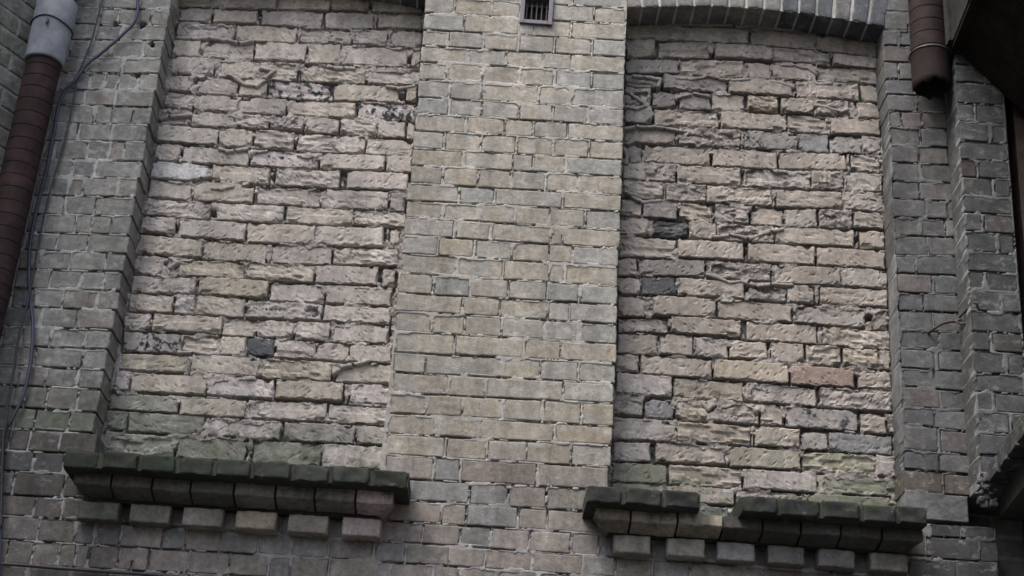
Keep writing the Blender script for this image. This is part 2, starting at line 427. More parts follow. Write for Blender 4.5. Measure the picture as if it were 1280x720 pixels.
# ------------------------------------------------------------------ survey of the brickwork, millimetres:
# x, z, width, height, slope (1/1000), flag
def rows(s):
    out = []
    for t in s.split(';'):
        a = t.split(','); out.append((int(a[0])/1e3, int(a[1])/1e3, int(a[2])/1e3, int(a[3])/1e3, int(a[4])/1e3, a[5]))
    return out
NL = rows(
    '-1393,5654,267,58,64,p;-1120,5671,258,60,63,y;-862,5688,240,61,63,p;-600,5704,264,63,63,p;-1437,5588,141,56,52,y;-1222,5600,269,58,58,p;'
    '-971,5617,212,54,79,y;-776,5630,158,53,45,p;-577,5639,220,59,45,y;-1423,5521,138,67,48,p;-1253,5529,187,65,47,y;-1015,5541,261,77,54,p;'
    '-771,5555,206,85,59,p;-559,5567,188,74,56,y;-1368,5441,241,85,37,m;-1112,5453,257,81,55,y;-862,5468,215,69,63,p;-675,5478,144,72,35,p;'
    '-522,5483,130,86,36,p;-1434,5352,115,80,33,y;-1259,5359,212,78,45,p;-1041,5368,215,88,40,p;-856,5377,141,101,61,y;-642,5385,268,98,22,p;'
    '-472,5388,38,91,1,p;-1395,5267,179,81,49,p;-1201,5275,176,81,32,y;-1027,5279,137,79,12,y;-809,5283,269,80,26,y;-555,5292,218,82,42,w;'
    '-1434,5182,98,71,6,p;-1281,5184,171,82,23,p;-1132,5187,116,86,20,y;-941,5192,255,85,28,s;-663,5203,270,79,47,y;-476,5211,45,75,45,y;'
    '-1427,5101,121,79,-17,p;-1271,5099,177,78,-9,p;-1079,5102,192,77,36,p;-836,5111,278,76,38,y;-570,5122,238,81,45,s;-1428,5019,114,74,24,w;'
    '-1274,5021,176,67,2,p;-1112,5025,134,62,51,p;-971,5031,133,63,37,m;-827,5032,141,69,-10,p;-677,5034,148,76,26,p;-541,5037,115,78,27,p;'
    '-461,5039,30,79,28,p;-1365,4939,251,78,16,p;-1169,4943,134,85,28,y;-1012,4946,162,91,17,p;-845,4948,147,87,0,p;-703,4950,125,79,28,p;'
    '-541,4954,193,76,28,p;-1433,4855,103,79,-5,p;-1237,4856,268,77,12,p;-957,4861,274,73,24,sw;-683,4868,262,74,25,p;-494,4874,104,76,46,p;'
    '-1373,4771,227,79,4,f;-1125,4776,233,78,30,y;-855,4781,258,81,13,p;-573,4789,247,77,41,p;-1397,4685,175,81,-24,p;-1181,4688,239,83,39,y;'
    '-918,4695,260,80,11,p;-646,4700,251,82,31,p;-482,4704,63,92,-5,b;-1353,4602,264,78,-2,p;-1062,4605,267,78,22,p;-788,4613,267,75,39,y;'
    '-545,4620,205,64,10,p;-1418,4521,139,69,17,p;-1203,4520,269,78,-14,p;-928,4523,270,83,39,y;-656,4534,267,84,42,p;-479,4540,38,88,9,p;'
    '-1356,4437,256,83,-22,y;-1099,4435,250,80,12,y;-838,4441,239,78,31,p;-584,4450,255,76,42,p;-1426,4350,115,85,1,p;-1339,4350,37,79,-2,w;'
    '-1179,4353,259,74,21,Y;-909,4356,263,73,10,y;-649,4364,243,76,50,p;-486,4372,51,79,52,p;-1356,4268,249,71,42,p;-1083,4272,271,73,-14,Y;'
    '-833,4273,212,78,35,p;-593,4282,258,81,35,p;-1390,4187,171,76,35,y;-1259,4191,76,80,35,m;-1121,4191,189,78,-13,y;-874,4194,291,71,25,m;'
    '-591,4200,260,71,17,p;-1429,4105,99,73,27,p;-1238,4109,268,71,20,y;-1037,4113,127,69,15,y;-897,4116,137,71,26,p;-754,4119,132,74,24,p;'
    '-572,4122,222,74,9,p;-1427,4020,93,82,32,bs;-1315,4024,127,81,32,bs;-1173,4028,143,79,30,y;-1049,4032,100,77,21,y;-944,4035,107,75,34,B;'
    '-808,4038,154,75,14,p;-667,4040,122,74,20,p;-522,4044,160,71,30,p;-1335,3942,261,70,35,Y;-1068,3949,260,75,21,y;-794,3955,264,78,23,Y;'
    '-541,3963,211,77,42,y;-1445,3858,54,80,37,w;-1269,3863,286,78,28,y;-997,3868,247,77,10,w;-737,3874,255,75,35,y;-508,3881,148,77,23,w;'
    '-1349,3777,262,63,23,g;-1089,3781,249,69,9,y;-800,3787,274,71,30,p;-542,3793,225,71,19,p;-1438,3698,80,81,20,g;-1252,3701,283,77,18,g;'
    '-957,3706,265,74,13,w;-680,3711,269,74,24,b;-481,3716,112,74,29,p;-1341,3614,264,81,11,gw;-1071,3617,260,88,12,g;-791,3621,258,90,18,g;'
    '-539,3626,234,91,24,w')
NR = rows(
    '496,5680,188,76,70,y;730,5696,261,80,70,y;1000,5704,261,83,-19,y;1314,5692,347,84,-49,y;525,5601,241,74,73,y;790,5615,275,79,33,y;'
    '1072,5617,273,78,-15,y;1351,5606,269,73,-71,y;470,5513,125,87,138,y;653,5528,214,81,40,y;905,5536,241,70,24,y;1153,5539,243,65,-2,y;'
    '1385,5532,195,55,-56,y;519,5433,222,74,96,d;774,5449,274,84,32,y;971,5456,105,84,45,y;1121,5458,183,86,1,y;1350,5462,261,75,25,y;480,5357,144,63,23,d;'
    '703,5363,265,72,28,d;979,5369,271,75,19,y;1260,5375,265,81,26,y;1439,5382,74,87,65,y;466,5279,109,82,10,m;577,5279,98,81,-14,d;705,5280,132,83,27,d;'
    '843,5284,137,80,29,y;988,5288,126,76,34,Y;1132,5292,136,72,18,y;1278,5293,134,73,-7,m;1429,5293,92,79,18,y;471,5190,112,84,17,d;670,5194,267,83,18,y;'
    '950,5202,271,82,40,y;1176,5208,165,85,5,y;1372,5210,204,78,18,y;520,5103,215,82,30,y;767,5109,253,82,21,m;1021,5114,222,86,18,bs;1198,5117,125,85,25,b;'
    '1328,5122,127,82,52,bs;1435,5128,72,84,45,w;454,5013,75,80,31,d;637,5017,270,83,20,y;914,5022,266,84,16,y;1191,5031,276,79,50,y;1410,5038,121,81,7,y;'
    '462,4925,94,83,13,y;578,4927,107,83,15,m;769,4930,261,83,18,y;1047,4938,269,84,41,w;1252,4948,131,85,57,m;1398,4951,153,83,-2,w;499,4840,166,78,-8,y;'
    '676,4841,163,80,29,m;892,4845,265,80,11,y;1176,4855,273,81,55,y;1399,4862,152,85,-7,w;456,4754,84,84,-15,y;571,4755,136,80,17,d;718,4758,136,78,27,Y;'
    '862,4760,136,78,2,m;1003,4761,129,81,9,y;1141,4765,131,84,54,w;1282,4772,133,83,42,m;1415,4775,122,77,6,y;472,4671,114,72,25,y;617,4673,141,74,12,B;'
    '746,4675,108,78,7,y;915,4677,228,76,13,m;1195,4683,320,75,34,y;1427,4690,100,82,14,y;526,4583,230,92,30,y;779,4589,262,85,24,y;1061,4597,268,81,27,y;'
    '1339,4603,273,78,17,y;447,4487,78,81,64,y;625,4498,264,73,62,d;890,4507,255,75,6,m;1163,4512,265,82,30,y;1391,4518,177,82,22,w;456,4407,94,70,72,y;'
    '576,4415,138,73,72,B;782,4423,265,76,16,y;1003,4424,147,78,-8,m;1134,4425,105,79,31,y;1345,4431,267,78,26,y;472,4324,110,85,49,y;678,4333,247,84,41,y;'
    '956,4341,293,77,15,y;1248,4344,281,79,7,w;1448,4345,60,88,5,y;520,4248,196,60,46,y;763,4254,272,70,9,y;1061,4259,274,79,20,y;1351,4259,263,77,-13,y;'
    '502,4168,159,88,45,y;650,4172,126,85,17,y;785,4173,134,80,-14,w;930,4172,148,78,6,y;1081,4172,126,84,-4,y;1221,4173,133,87,12,y;1365,4174,134,82,7,Y;'
    '1460,4173,42,81,-39,y;464,4080,88,72,19,y;653,4083,276,79,14,y;940,4083,284,85,-12,Y;1216,4085,246,81,27,r;1417,4088,128,77,-5,y;531,3995,215,86,6,w;'
    '778,3997,269,79,13,Y;1057,3999,267,76,-3,w;1343,4000,271,83,9,w;476,3907,108,78,-4,w;591,3906,110,82,-4,b;713,3908,123,84,41,Y;884,3912,175,85,5,m;'
    '1020,3912,84,87,-13,y;1210,3912,276,84,3,bs;1407,3912,99,81,-2,y;536,3817,235,87,20,w;800,3821,277,79,11,Y;1039,3824,169,79,12,y;'
    '1180,3826,104,75,20,bs;1356,3827,238,77,-1,b;492,3727,143,76,80,w;713,3736,262,75,13,y;993,3739,267,80,10,v;1270,3741,273,82,6,G;1445,3741,68,81,-20,w;'
    '522,3646,206,77,45,g;771,3652,272,81,15,y;1050,3656,272,76,8,w;1329,3659,271,71,14,g;520,3572,196,59,12,g;752,3575,251,61,20,p;1015,3580,259,61,18,p;'
    '1306,3587,306,61,23,g')
PC = rows(
    '-393,5644,122,75,21,0;-191,5648,269,75,21,0;124,5655,77,75,21,0;277,5658,214,75,21,0;-388,5565,121,72,19,1;-245,5567,152,72,19,1;-108,5570,113,73,19,1;'
    '170,5575,170,74,19,1;326,5578,129,75,19,1;-363,5484,166,78,21,2;-164,5488,220,77,20,2;-18,5491,61,76,20,2;91,5493,143,75,20,2;282,5497,223,74,21,2;'
    '-394,5402,99,72,24,3;-263,5405,138,72,22,3;-119,5408,138,73,22,3;28,5411,138,74,22,3;180,5414,147,75,22,3;329,5418,135,75,22,3;-349,5325,188,71,21,4;'
    '-173,5328,151,71,18,4;-18,5331,150,72,18,4;117,5334,113,72,18,4;290,5337,208,73,18,4;-385,5243,110,79,26,5;-255,5246,138,78,21,5;-106,5249,141,77,21,5;'
    '38,5252,135,76,21,5;188,5255,140,74,21,5;331,5258,129,73,21,5;-376,5159,125,77,24,6;-244,5162,126,79,21,6;-63,5166,223,80,21,6;116,5169,124,82,21,6;'
    '291,5173,212,83,21,6;-372,5079,124,70,15,7;-238,5081,121,71,15,7;-99,5083,146,71,15,7;45,5085,130,72,15,7;184,5088,135,72,15,7;329,5090,140,73,15,7;'
    '-334,5002,194,74,18,8;-153,5005,149,72,18,8;-19,5007,110,71,18,8;109,5009,131,70,18,8;290,5013,220,69,18,8;-377,4920,120,75,26,9;-238,4923,138,75,22,9;'
    '-95,4926,132,75,22,9;50,4929,138,75,22,9;196,4932,135,76,22,9;336,4935,131,76,22,9;-335,4841,198,70,24,10;-131,4846,192,71,21,10;7,4849,75,71,21,10;'
    '112,4851,122,71,21,10;292,4855,218,72,21,10;-370,4761,121,76,26,11;-234,4764,133,76,19,11;-101,4767,125,76,19,11;34,4769,128,76,19,11;'
    '170,4772,125,76,19,11;321,4775,166,76,19,11;-338,4683,199,69,24,12;-164,4687,131,69,21,12;41,4691,258,69,21,12;291,4697,224,67,22,12;'
    '-364,4607,138,69,18,13;-219,4610,135,70,18,13;-77,4612,131,71,18,13;60,4615,129,73,18,13;195,4617,132,74,18,13;337,4620,134,76,19,13;'
    '-339,4531,188,71,13,14;-168,4533,127,72,12,14;22,4536,225,72,12,14;159,4537,42,73,12,14;295,4539,221,73,12,14;-366,4452,133,74,15,15;'
    '-227,4454,131,74,12,15;-80,4456,136,73,12,15;62,4457,139,73,12,15;178,4459,87,73,12,15;314,4460,176,72,12,15;-323,4371,212,76,13,16;'
    '-127,4374,172,77,12,16;51,4376,172,77,12,16;168,4377,55,78,12,16;303,4379,199,78,12,16;-369,4288,128,78,15,17;-228,4290,136,76,15,17;'
    '-84,4292,138,75,15,17;62,4295,142,74,15,17;197,4297,116,72,15,17;333,4299,141,71,16,17;-310,4209,247,70,17,18;-111,4213,136,71,17,18;'
    '51,4215,178,72,17,18;184,4217,76,73,17,18;317,4220,178,74,17,18;-362,4129,132,76,14,19;-231,4131,119,76,14,19;-98,4133,136,75,14,19;'
    '53,4135,155,75,14,19;196,4137,122,75,14,19;339,4139,136,75,15,19;-312,4047,221,79,20,20;-68,4052,252,76,20,20;132,4056,131,75,20,20;'
    '305,4059,209,73,20,20;-361,3963,116,75,25,21;-158,3968,282,75,24,21;57,3973,136,75,24,21;199,3976,140,75,24,21;341,3980,135,74,25,21;'
    '-312,3883,206,75,25,22;-138,3887,131,75,25,22;75,3893,280,75,25,22;313,3899,184,74,26,22;-349,3801,131,74,20,23;-216,3804,125,75,20,23;'
    '-77,3807,144,77,20,23;70,3810,141,79,20,23;219,3813,136,81,20,23;351,3815,112,83,21,23;-330,3721,172,74,18,24;-157,3724,135,73,18,24;'
    '53,3728,273,71,18,24;303,3733,207,69,18,24;-309,3641,211,74,20,25;-123,3645,144,75,20,25;26,3648,142,75,20,25;179,3651,159,76,20,25;'
    '333,3654,145,76,21,25')
PL = rows(
    '-1845,5469,89,78,55,1;-1712,5476,164,79,54,1;-1559,5484,126,81,55,1;-1829,5387,96,74,53,2;-1739,5392,70,74,53,2;-1634,5397,128,73,53,2;'
    '-1530,5403,70,72,53,2;-1829,5308,91,69,64,3;-1727,5315,101,68,63,3;-1582,5324,176,66,63,3;-1832,5226,68,79,78,4;-1749,5233,91,78,77,4;'
    '-1637,5241,121,76,77,4;-1532,5250,75,75,77,4;-1829,5147,105,65,79,5;-1710,5157,124,67,79,5;-1564,5168,143,68,79,5;-1859,5068,51,74,72,6;'
    '-1796,5073,67,74,72,6;-1731,5077,53,75,72,6;-1672,5081,55,75,72,6;-1607,5086,70,75,72,6;-1526,5092,73,76,72,6;-1829,4994,112,64,64,7;'
    '-1703,5002,113,66,63,7;-1567,5010,148,68,64,7;-1799,4918,166,77,57,8;-1676,4925,59,77,57,8;-1604,4929,79,77,57,8;-1524,4934,70,77,58,8;'
    '-1825,4835,113,74,63,9;-1693,4843,120,72,62,9;-1560,4851,134,71,63,9;-1862,4750,42,76,61,10;-1774,4755,120,78,59,10;-1669,4762,83,80,59,10;'
    '-1596,4766,55,81,59,10;-1525,4770,76,82,60,10;-1820,4671,128,73,57,11;-1710,4677,84,71,54,11;-1575,4685,179,70,54,11;-1853,4588,61,75,65,12;'
    '-1789,4592,60,76,60,12;-1727,4596,55,76,58,12;-1633,4602,127,76,58,12;-1527,4608,74,76,59,12;-1819,4508,121,76,60,13;-1693,4515,109,76,59,13;'
    '-1561,4523,148,76,60,13;-1851,4425,64,72,58,14;-1758,4430,114,73,58,14;-1667,4435,57,73,58,14;-1598,4439,69,73,58,14;-1523,4444,71,74,59,14;'
    '-1815,4349,118,69,51,15;-1695,4355,113,71,47,15;-1558,4361,153,73,49,15;-1844,4269,75,74,55,16;-1747,4274,112,73,46,16;-1621,4280,131,72,46,16;'
    '-1518,4285,69,70,47,16;-1817,4191,130,72,49,17;-1691,4197,113,73,48,17;-1590,4202,83,74,48,17;-1515,4206,63,74,49,17;-1838,4112,80,70,43,18;'
    '-1742,4116,105,71,42,18;-1622,4121,126,71,42,18;-1516,4126,79,72,44,18;-1818,4033,132,77,45,19;-1686,4039,125,75,45,19;-1550,4045,140,74,45,19;'
    '-1844,3952,70,69,45,20;-1756,3956,99,70,45,20;-1639,3961,128,71,45,20;-1527,3966,90,72,46,20;-1863,3874,88,72,42,21;-1780,3877,69,73,34,21;'
    '-1658,3881,170,74,34,21;-1526,3886,86,76,36,21;-1841,3797,101,69,34,22;-1740,3800,94,69,26,22;-1634,3803,110,70,26,22;-1525,3806,87,70,28,22;'
    '-1836,3718,77,78,35,23;-1773,3719,41,78,14,23;-1710,3720,78,80,14,23;-1613,3722,108,81,14,23;-1518,3723,76,83,16,23;-1816,3633,83,79,43,24;'
    '-1735,3636,72,77,16,24;-1634,3637,123,75,16,24;-1525,3639,87,72,18,24')
PQ = rows(
    '1523,5654,95,82,43,2;1650,5661,152,83,65,2;1499,5571,59,72,42,3;1571,5574,71,71,53,3;1669,5580,115,71,64,3;1518,5493,104,74,49,4;1649,5500,148,74,68,4;'
    '1495,5410,55,77,41,5;1574,5413,91,79,52,5;1673,5419,96,80,63,5;1533,5332,126,68,37,6;1660,5339,119,68,59,6;1531,5256,113,74,42,7;1653,5262,126,74,52,7;'
    '1503,5177,48,71,43,8;1571,5179,81,71,42,8;1664,5183,99,72,42,8;1540,5098,120,78,39,9;1659,5102,105,78,39,9;1534,5016,111,74,37,10;'
    '1652,5020,117,74,38,10;1535,4934,105,77,33,11;1659,4939,115,77,33,11;1533,4852,106,76,29,12;1655,4856,133,76,30,12;1542,4771,131,77,34,13;'
    '1654,4774,80,75,34,13;1708,4776,22,75,37,13;1528,4689,102,74,39,14;1631,4693,99,74,38,14;1701,4696,37,75,40,14;1543,4606,131,82,56,15;'
    '1664,4613,102,77,56,15;1520,4523,73,69,47,16;1639,4529,157,76,47,16;1551,4445,133,77,24,17;1676,4448,98,76,26,17;1532,4364,92,70,34,18;'
    '1653,4369,145,70,34,18;1550,4288,126,73,21,19;1672,4290,110,76,21,19;1561,4210,148,72,15,20;1687,4212,97,69,15,20;1548,4130,128,75,15,21;'
    '1686,4132,115,78,17,21;1545,4052,121,70,-7,22;1675,4051,133,74,-6,22;1553,3974,139,73,-8,23;1683,3973,112,70,-7,23;1539,3898,117,65,-29,24;'
    '1670,3895,139,74,-28,24;1543,3813,127,93,-35,25;1680,3808,120,86,-34,25;1544,3727,129,66,-17,26;1675,3725,128,69,-17,26')
LOW = rows(
    '-323,3557,171,81,18,r26;-186,3560,90,81,18,r26;2,3563,269,81,18,r26;274,3568,249,81,18,r26;-221,3476,239,73,15,r27;-28,3479,134,75,15,r27;'
    '110,3481,131,76,15,r27;255,3483,146,77,15,r27;-291,3396,192,74,12,r28;-148,3397,85,74,12,r28;-10,3399,179,74,12,r28;135,3401,99,74,12,r28;'
    '277,3402,177,74,12,r28;-330,3317,151,69,12,r29;-186,3319,127,70,7,r29;-65,3320,104,71,7,r29;60,3320,132,73,7,r29;202,3321,142,74,7,r29;'
    '326,3322,95,75,7,r29;401,3323,45,75,18,r29;-361,3242,101,68,15,r30;-229,3243,149,68,4,r30;-89,3244,126,67,4,r30;60,3245,163,67,4,r30;'
    '233,3245,173,67,4,r30;379,3246,108,67,10,r30;-380,3168,46,69,29,r31;-278,3169,148,69,5,r31;-155,3169,88,69,5,r31;-43,3170,124,69,5,r31;'
    '95,3171,139,69,5,r31;240,3171,139,69,5,r31;376,3172,119,69,10,r31;-363,3093,92,68,22,r32;-245,3094,131,68,5,r32;-113,3095,118,68,5,r32;'
    '8,3096,112,68,5,r32;126,3096,112,68,5,r32;258,3097,138,68,5,r32;389,3098,112,68,13,r32;-1807,3551,66,73,46,r26;-1738,3553,64,74,26,r26;'
    '-1647,3555,108,75,23,r26;-1525,3559,129,74,39,r26;-1802,3472,43,71,45,r27;-1726,3474,101,71,21,r27;-1618,3477,106,71,25,r27;-1767,3391,78,80,29,r28;'
    '-1636,3394,173,82,19,r28;-1771,3309,37,71,41,r29;-1693,3311,112,70,14,r29;-1586,3312,94,70,15,r29;-1751,3228,35,80,36,r30;-1668,3229,123,80,11,r30;'
    '-1539,3230,127,79,11,r30;-1440,3231,62,78,11,r30;-1360,3232,88,77,11,r30;-1279,3233,66,76,11,r30;-1205,3234,74,76,11,r30;-1125,3235,78,75,11,r30;'
    '-1023,3236,119,74,11,r30;-894,3237,130,73,11,r30;-769,3239,106,71,11,r30;-646,3240,130,70,11,r30;-501,3242,151,69,11,r30;-1724,3141,52,81,35,r31;'
    '-1653,3143,84,81,20,r31;-1563,3144,87,80,20,r31;-1487,3146,54,79,20,r31;-1435,3147,41,79,20,r31;-1360,3149,101,78,20,r31;-1283,3150,45,77,20,r31;'
    '-1230,3151,52,77,20,r31;-1131,3153,135,76,20,r31;-990,3156,139,75,20,r31;-850,3159,133,73,20,r31;-742,3161,73,72,20,r31;-637,3163,129,71,20,r31;'
    '-484,3166,162,70,20,r31;-1675,3061,118,68,31,r32;-1536,3065,146,68,25,r32;-1394,3068,127,68,25,r32;-1258,3072,134,68,25,r32;-1119,3075,132,68,25,r32;'
    '-980,3079,135,68,25,r32;-840,3082,134,68,25,r32;-701,3085,135,68,25,r32;-560,3089,133,68,25,r32;-441,3092,91,68,25,r32;1547,3647,141,81,-8,r27;'
    '1682,3646,119,76,1,r27;1620,3469,102,43,22,b;1735,3472,121,43,22,b;1649,3404,170,77,15,b;1772,3406,69,79,19,b;1601,3323,95,71,7,b;1727,3324,148,71,8,b')
OUTZ = [5.61, 5.528, 5.446, 5.364, 5.278, 5.18, 5.093, 5.007, 4.926, 4.846, 4.766, 4.69, 4.61, 4.524, 4.442, 4.362, 4.279, 4.195, 4.118, 4.028, 3.955, 3.88, 3.796, 3.714, 3.632, 3.55]
CAB_A = [(-1.648, -0.025, 5.585), (-1.628, -0.025, 5.466), (-1.618, -0.025, 5.412), (-1.625, -0.025, 5.352), (-1.668, -0.025, 5.282), (-1.726, -0.025, 5.203), (-1.779, -0.025, 5.138), (-1.808, -0.025, 5.067), (-1.844, -0.025, 5.003), (-1.854, -0.025, 4.921), (-1.849, -0.025, 4.829), (-1.849, -0.025, 4.763), (-1.845, -0.025, 4.645), (-1.85, -0.025, 4.525), (-1.849, -0.025, 4.379), (-1.838, -0.025, 4.267), (-1.817, -0.025, 4.162), (-1.793, -0.025, 4.071), (-1.771, -0.025, 4.001), (-1.754, -0.025, 3.899), (-1.747, -0.025, 3.801), (-1.751, -0.025, 3.707), (-1.772, -0.025, 3.622), (-1.788, -0.025, 3.559), (-1.773, -0.025, 3.461), (-1.745, -0.025, 3.294), (-1.711, -0.025, 3.107), (-1.683, -0.025, 2.941)]
CAB_B = [(-1.778, -0.018, 5.579), (-1.775, -0.018, 5.458), (-1.778, -0.018, 5.339), (-1.782, -0.018, 5.253), (-1.793, -0.018, 5.171), (-1.807, -0.018, 5.086), (-1.804, -0.018, 5.0), (-1.803, -0.018, 4.963), (-1.802, -0.018, 4.837), (-1.806, -0.018, 4.71), (-1.817, -0.018, 4.556), (-1.818, -0.018, 4.43), (-1.816, -0.018, 4.31), (-1.812, -0.018, 4.185)]
CAB_C = [(-1.807, -0.04, 4.202), (-1.805, -0.04, 4.176), (-1.802, -0.04, 4.07), (-1.806, -0.04, 3.972), (-1.804, -0.04, 3.889), (-1.798, -0.04, 3.801), (-1.793, -0.04, 3.673), (-1.784, -0.04, 3.594), (-1.783, -0.04, 3.542), (-1.757, -0.04, 3.389), (-1.724, -0.04, 3.216)]
CAB_D = [(-1.875, -0.02, 3.096), (-1.763, -0.02, 3.094), (-1.638, -0.02, 3.096), (-1.512, -0.02, 3.095), (-1.358, -0.02, 3.095), (-1.233, -0.02, 3.096), (-1.065, -0.02, 3.094), (-0.868, -0.02, 3.086)]
FOLDS = [[(1.065, 5.481), (1.126, 5.484), (1.183, 5.472), (1.212, 5.452)],
  [(0.751, 5.401), (0.804, 5.389), (0.86, 5.385), (0.927, 5.397)],
  [(1.021, 5.397), (1.069, 5.392), (1.116, 5.377)],
  [(1.193, 5.445), (1.211, 5.402), (1.277, 5.41)],
  [(0.445, 5.375), (0.501, 5.374), (0.558, 5.368), (0.55, 5.334)],
  [(0.624, 5.379), (0.681, 5.378), (0.747, 5.395)],
  [(0.414, 5.3), (0.467, 5.266), (0.505, 5.236), (0.53, 5.195)],
  [(0.412, 5.217), (0.459, 5.211), (0.496, 5.23)],
  [(0.64, 5.286), (0.701, 5.31), (0.762, 5.3)],
  [(0.536, 5.136), (0.592, 5.13), (0.648, 5.124)],
  [(1.209, 5.296), (1.265, 5.285), (1.312, 5.272), (1.34, 5.286)],
  [(1.35, 5.276), (1.368, 5.245), (1.381, 5.224)],
  [(0.416, 5.115), (0.471, 5.131), (0.527, 5.13)],
  [(0.415, 5.024), (0.43, 4.983), (0.427, 4.952)],
  [(0.464, 4.798), (0.501, 4.781), (0.573, 4.792)],
  [(0.793, 4.648), (0.865, 4.664), (0.937, 4.654), (1.028, 4.697), (1.064, 4.705)],
  [(0.913, 4.453), (0.966, 4.443), (1.028, 4.458), (1.1, 4.459)],
  [(0.77, 4.481), (0.851, 4.453), (0.922, 4.464)],
  [(0.754, 3.94), (0.775, 3.914), (0.797, 3.934)],
  [(-1.476, 5.398), (-1.41, 5.398), (-1.336, 5.41), (-1.278, 5.404)],
  [(-1.259, 5.4), (-1.21, 5.393), (-1.165, 5.408)],
  [(-0.832, 5.314), (-0.803, 5.306), (-0.756, 5.312), (-0.728, 5.312)],
  [(-0.579, 5.237), (-0.532, 5.23), (-0.468, 5.246)],
  [(-1.215, 5.226), (-1.173, 5.197), (-1.116, 5.191), (-1.084, 5.226)],
  [(-1.11, 5.279), (-1.053, 5.273), (-1.085, 5.237)],
  [(-1.226, 4.886), (-1.197, 4.876), (-1.153, 4.884), (-1.118, 4.895)],
  [(-1.483, 5.002), (-1.439, 5.016), (-1.367, 5.028)],
  [(-1.305, 4.738), (-1.27, 4.746), (-1.244, 4.754)],
  [(-1.227, 4.699), (-1.191, 4.697), (-1.148, 4.716)],
  [(-1.359, 4.367), (-1.339, 4.378), (-1.318, 4.36), (-1.337, 4.339)],
  [(-1.251, 3.989), (-1.192, 3.994), (-1.131, 3.989)],
  [(-0.653, 3.949), (-0.622, 3.979), (-0.572, 3.992), (-0.531, 4.009)]]
VOIDS = [(-0.496, 5.375, 0.016), (-0.529, 5.398, 0.012), (-1.368, 5.2, 0.014), (-0.512, 5.193, 0.018), (-0.808, 5.191, 0.013), (-0.924, 4.93, 0.013), (-1.374, 4.853, 0.012), (-0.471, 5.011, 0.012), (-1.206, 4.589, 0.014), (-0.507, 4.692, 0.018), (-0.985, 4.77, 0.015), (-0.928, 4.622, 0.012), (-1.069, 4.515, 0.011), (-0.518, 4.362, 0.017), (-1.219, 4.286, 0.012), (-1.358, 4.362, 0.01), (0.999, 4.194, 0.017), (1.347, 4.088, 0.014), (0.5, 4.743, 0.011), (0.761, 4.508, 0.013), (1.403, 4.346, 0.017), (0.916, 5.277, 0.011), (1.057, 5.283, 0.011), (0.629, 5.263, 0.01), (0.787, 4.774, 0.01), (0.933, 4.755, 0.011), (1.071, 4.746, 0.011), (1.209, 4.753, 0.01), (1.362, 4.689, 0.015), (0.914, 4.594, 0.012)]
# ------------------------------------------------------------------ colours of single bricks (clay itself)
INF_L = {'p': (.350, .324, .296), 'y': (.350, .322, .278), 'Y': (.340, .310, .254), 'm': (.378, .348, .337), 'w': (.385, .355, .34), 'sw': (.41, .38, .368), 's': (.39, .365, .352),
         'f': (.40, .395, .385), 'b': (.26, .248, .240), 'bs': (.27, .258, .246), 'B': (.070, .075, .080), 'd': (.24, .23, .225), 'g': (.205, .205, .180), 'gw': (.26, .26, .23), 'r': (.285, .215, .185), 'v': (.265, .26, .22), 'G': (.245, .245, .20)}
SCORCH = {'s': .55, 'sw': .30, 'bs': .45, 'B': .25}
# ================================================================== THE SETTING
M['ground'] = plain_material('courtyard_asphalt', (.045, .045, .045), .95, .3, scale=8)
g = meshobj('ground', [(-60, -60, 0), (60, -60, 0), (60, 60, 0), (-60, 60, 0)], [(0, 1, 2, 3)], M['ground']); g['kind'] = 'structure'
def bricktex(name, c1, c2, mo):
    m, nt, b = mat(name)
    geo = N(nt, 'ShaderNodeNewGeometry')
    mp = N(nt, 'ShaderNodeMapping'); mp.inputs['Rotation'].default_value = (math.radians(90), 0, 0); L(nt, geo.outputs['Position'], mp.inputs[0])
    br = N(nt, 'ShaderNodeTexBrick'); br.inputs['Scale'].default_value = 1; br.inputs['Brick Width'].default_value = .265
    br.inputs['Row Height'].default_value = .08; br.inputs['Mortar Size'].default_value = .008
    br.inputs['Color1'].default_value = (*c1, 1); br.inputs['Color2'].default_value = (*c2, 1); br.inputs['Mortar'].default_value = (*mo, 1)
    L(nt, mp.outputs[0], br.inputs['Vector'])
    c = mix(nt, 1.0, br.outputs[0], grey(nt, mapr(nt, noise(nt, geo.outputs['Position'], 30, 5), .3, .7, .75, 1.2)), 'MULTIPLY')
    L(nt, c, b.inputs['Base Color'])
    return m
M['far'] = bricktex('plain_brickwork', (.19, .18, .165), (.155, .15, .142), (.24, .235, .225))
# brickwork above and below the surveyed part, and the body of the wall behind it
o = box('wall', (-1.99, 2.75, .2, .6, 0, 9), M['far']); o['kind'] = 'structure'
# unseen rest of the courtyard, added and sized to block low sky light
o = box('unseen_courtyard_wall', (-14, 8, -15.6, -15, 0, 5.5), M['far']); o['kind'] = 'structure'
o = box('unseen_courtyard_wall', (4.2, 4.8, -15, -.9, 0, 10), M['far']); o['kind'] = 'structure'
o = box('wall', (-1.99, 2.75, 0, .197, 0, 3.03), M['far']); o['kind'] = 'structure'
o = box('wall', (-1.99, 2.75, 0, .197, 6.0, 9), M['far']); o['kind'] = 'structure'
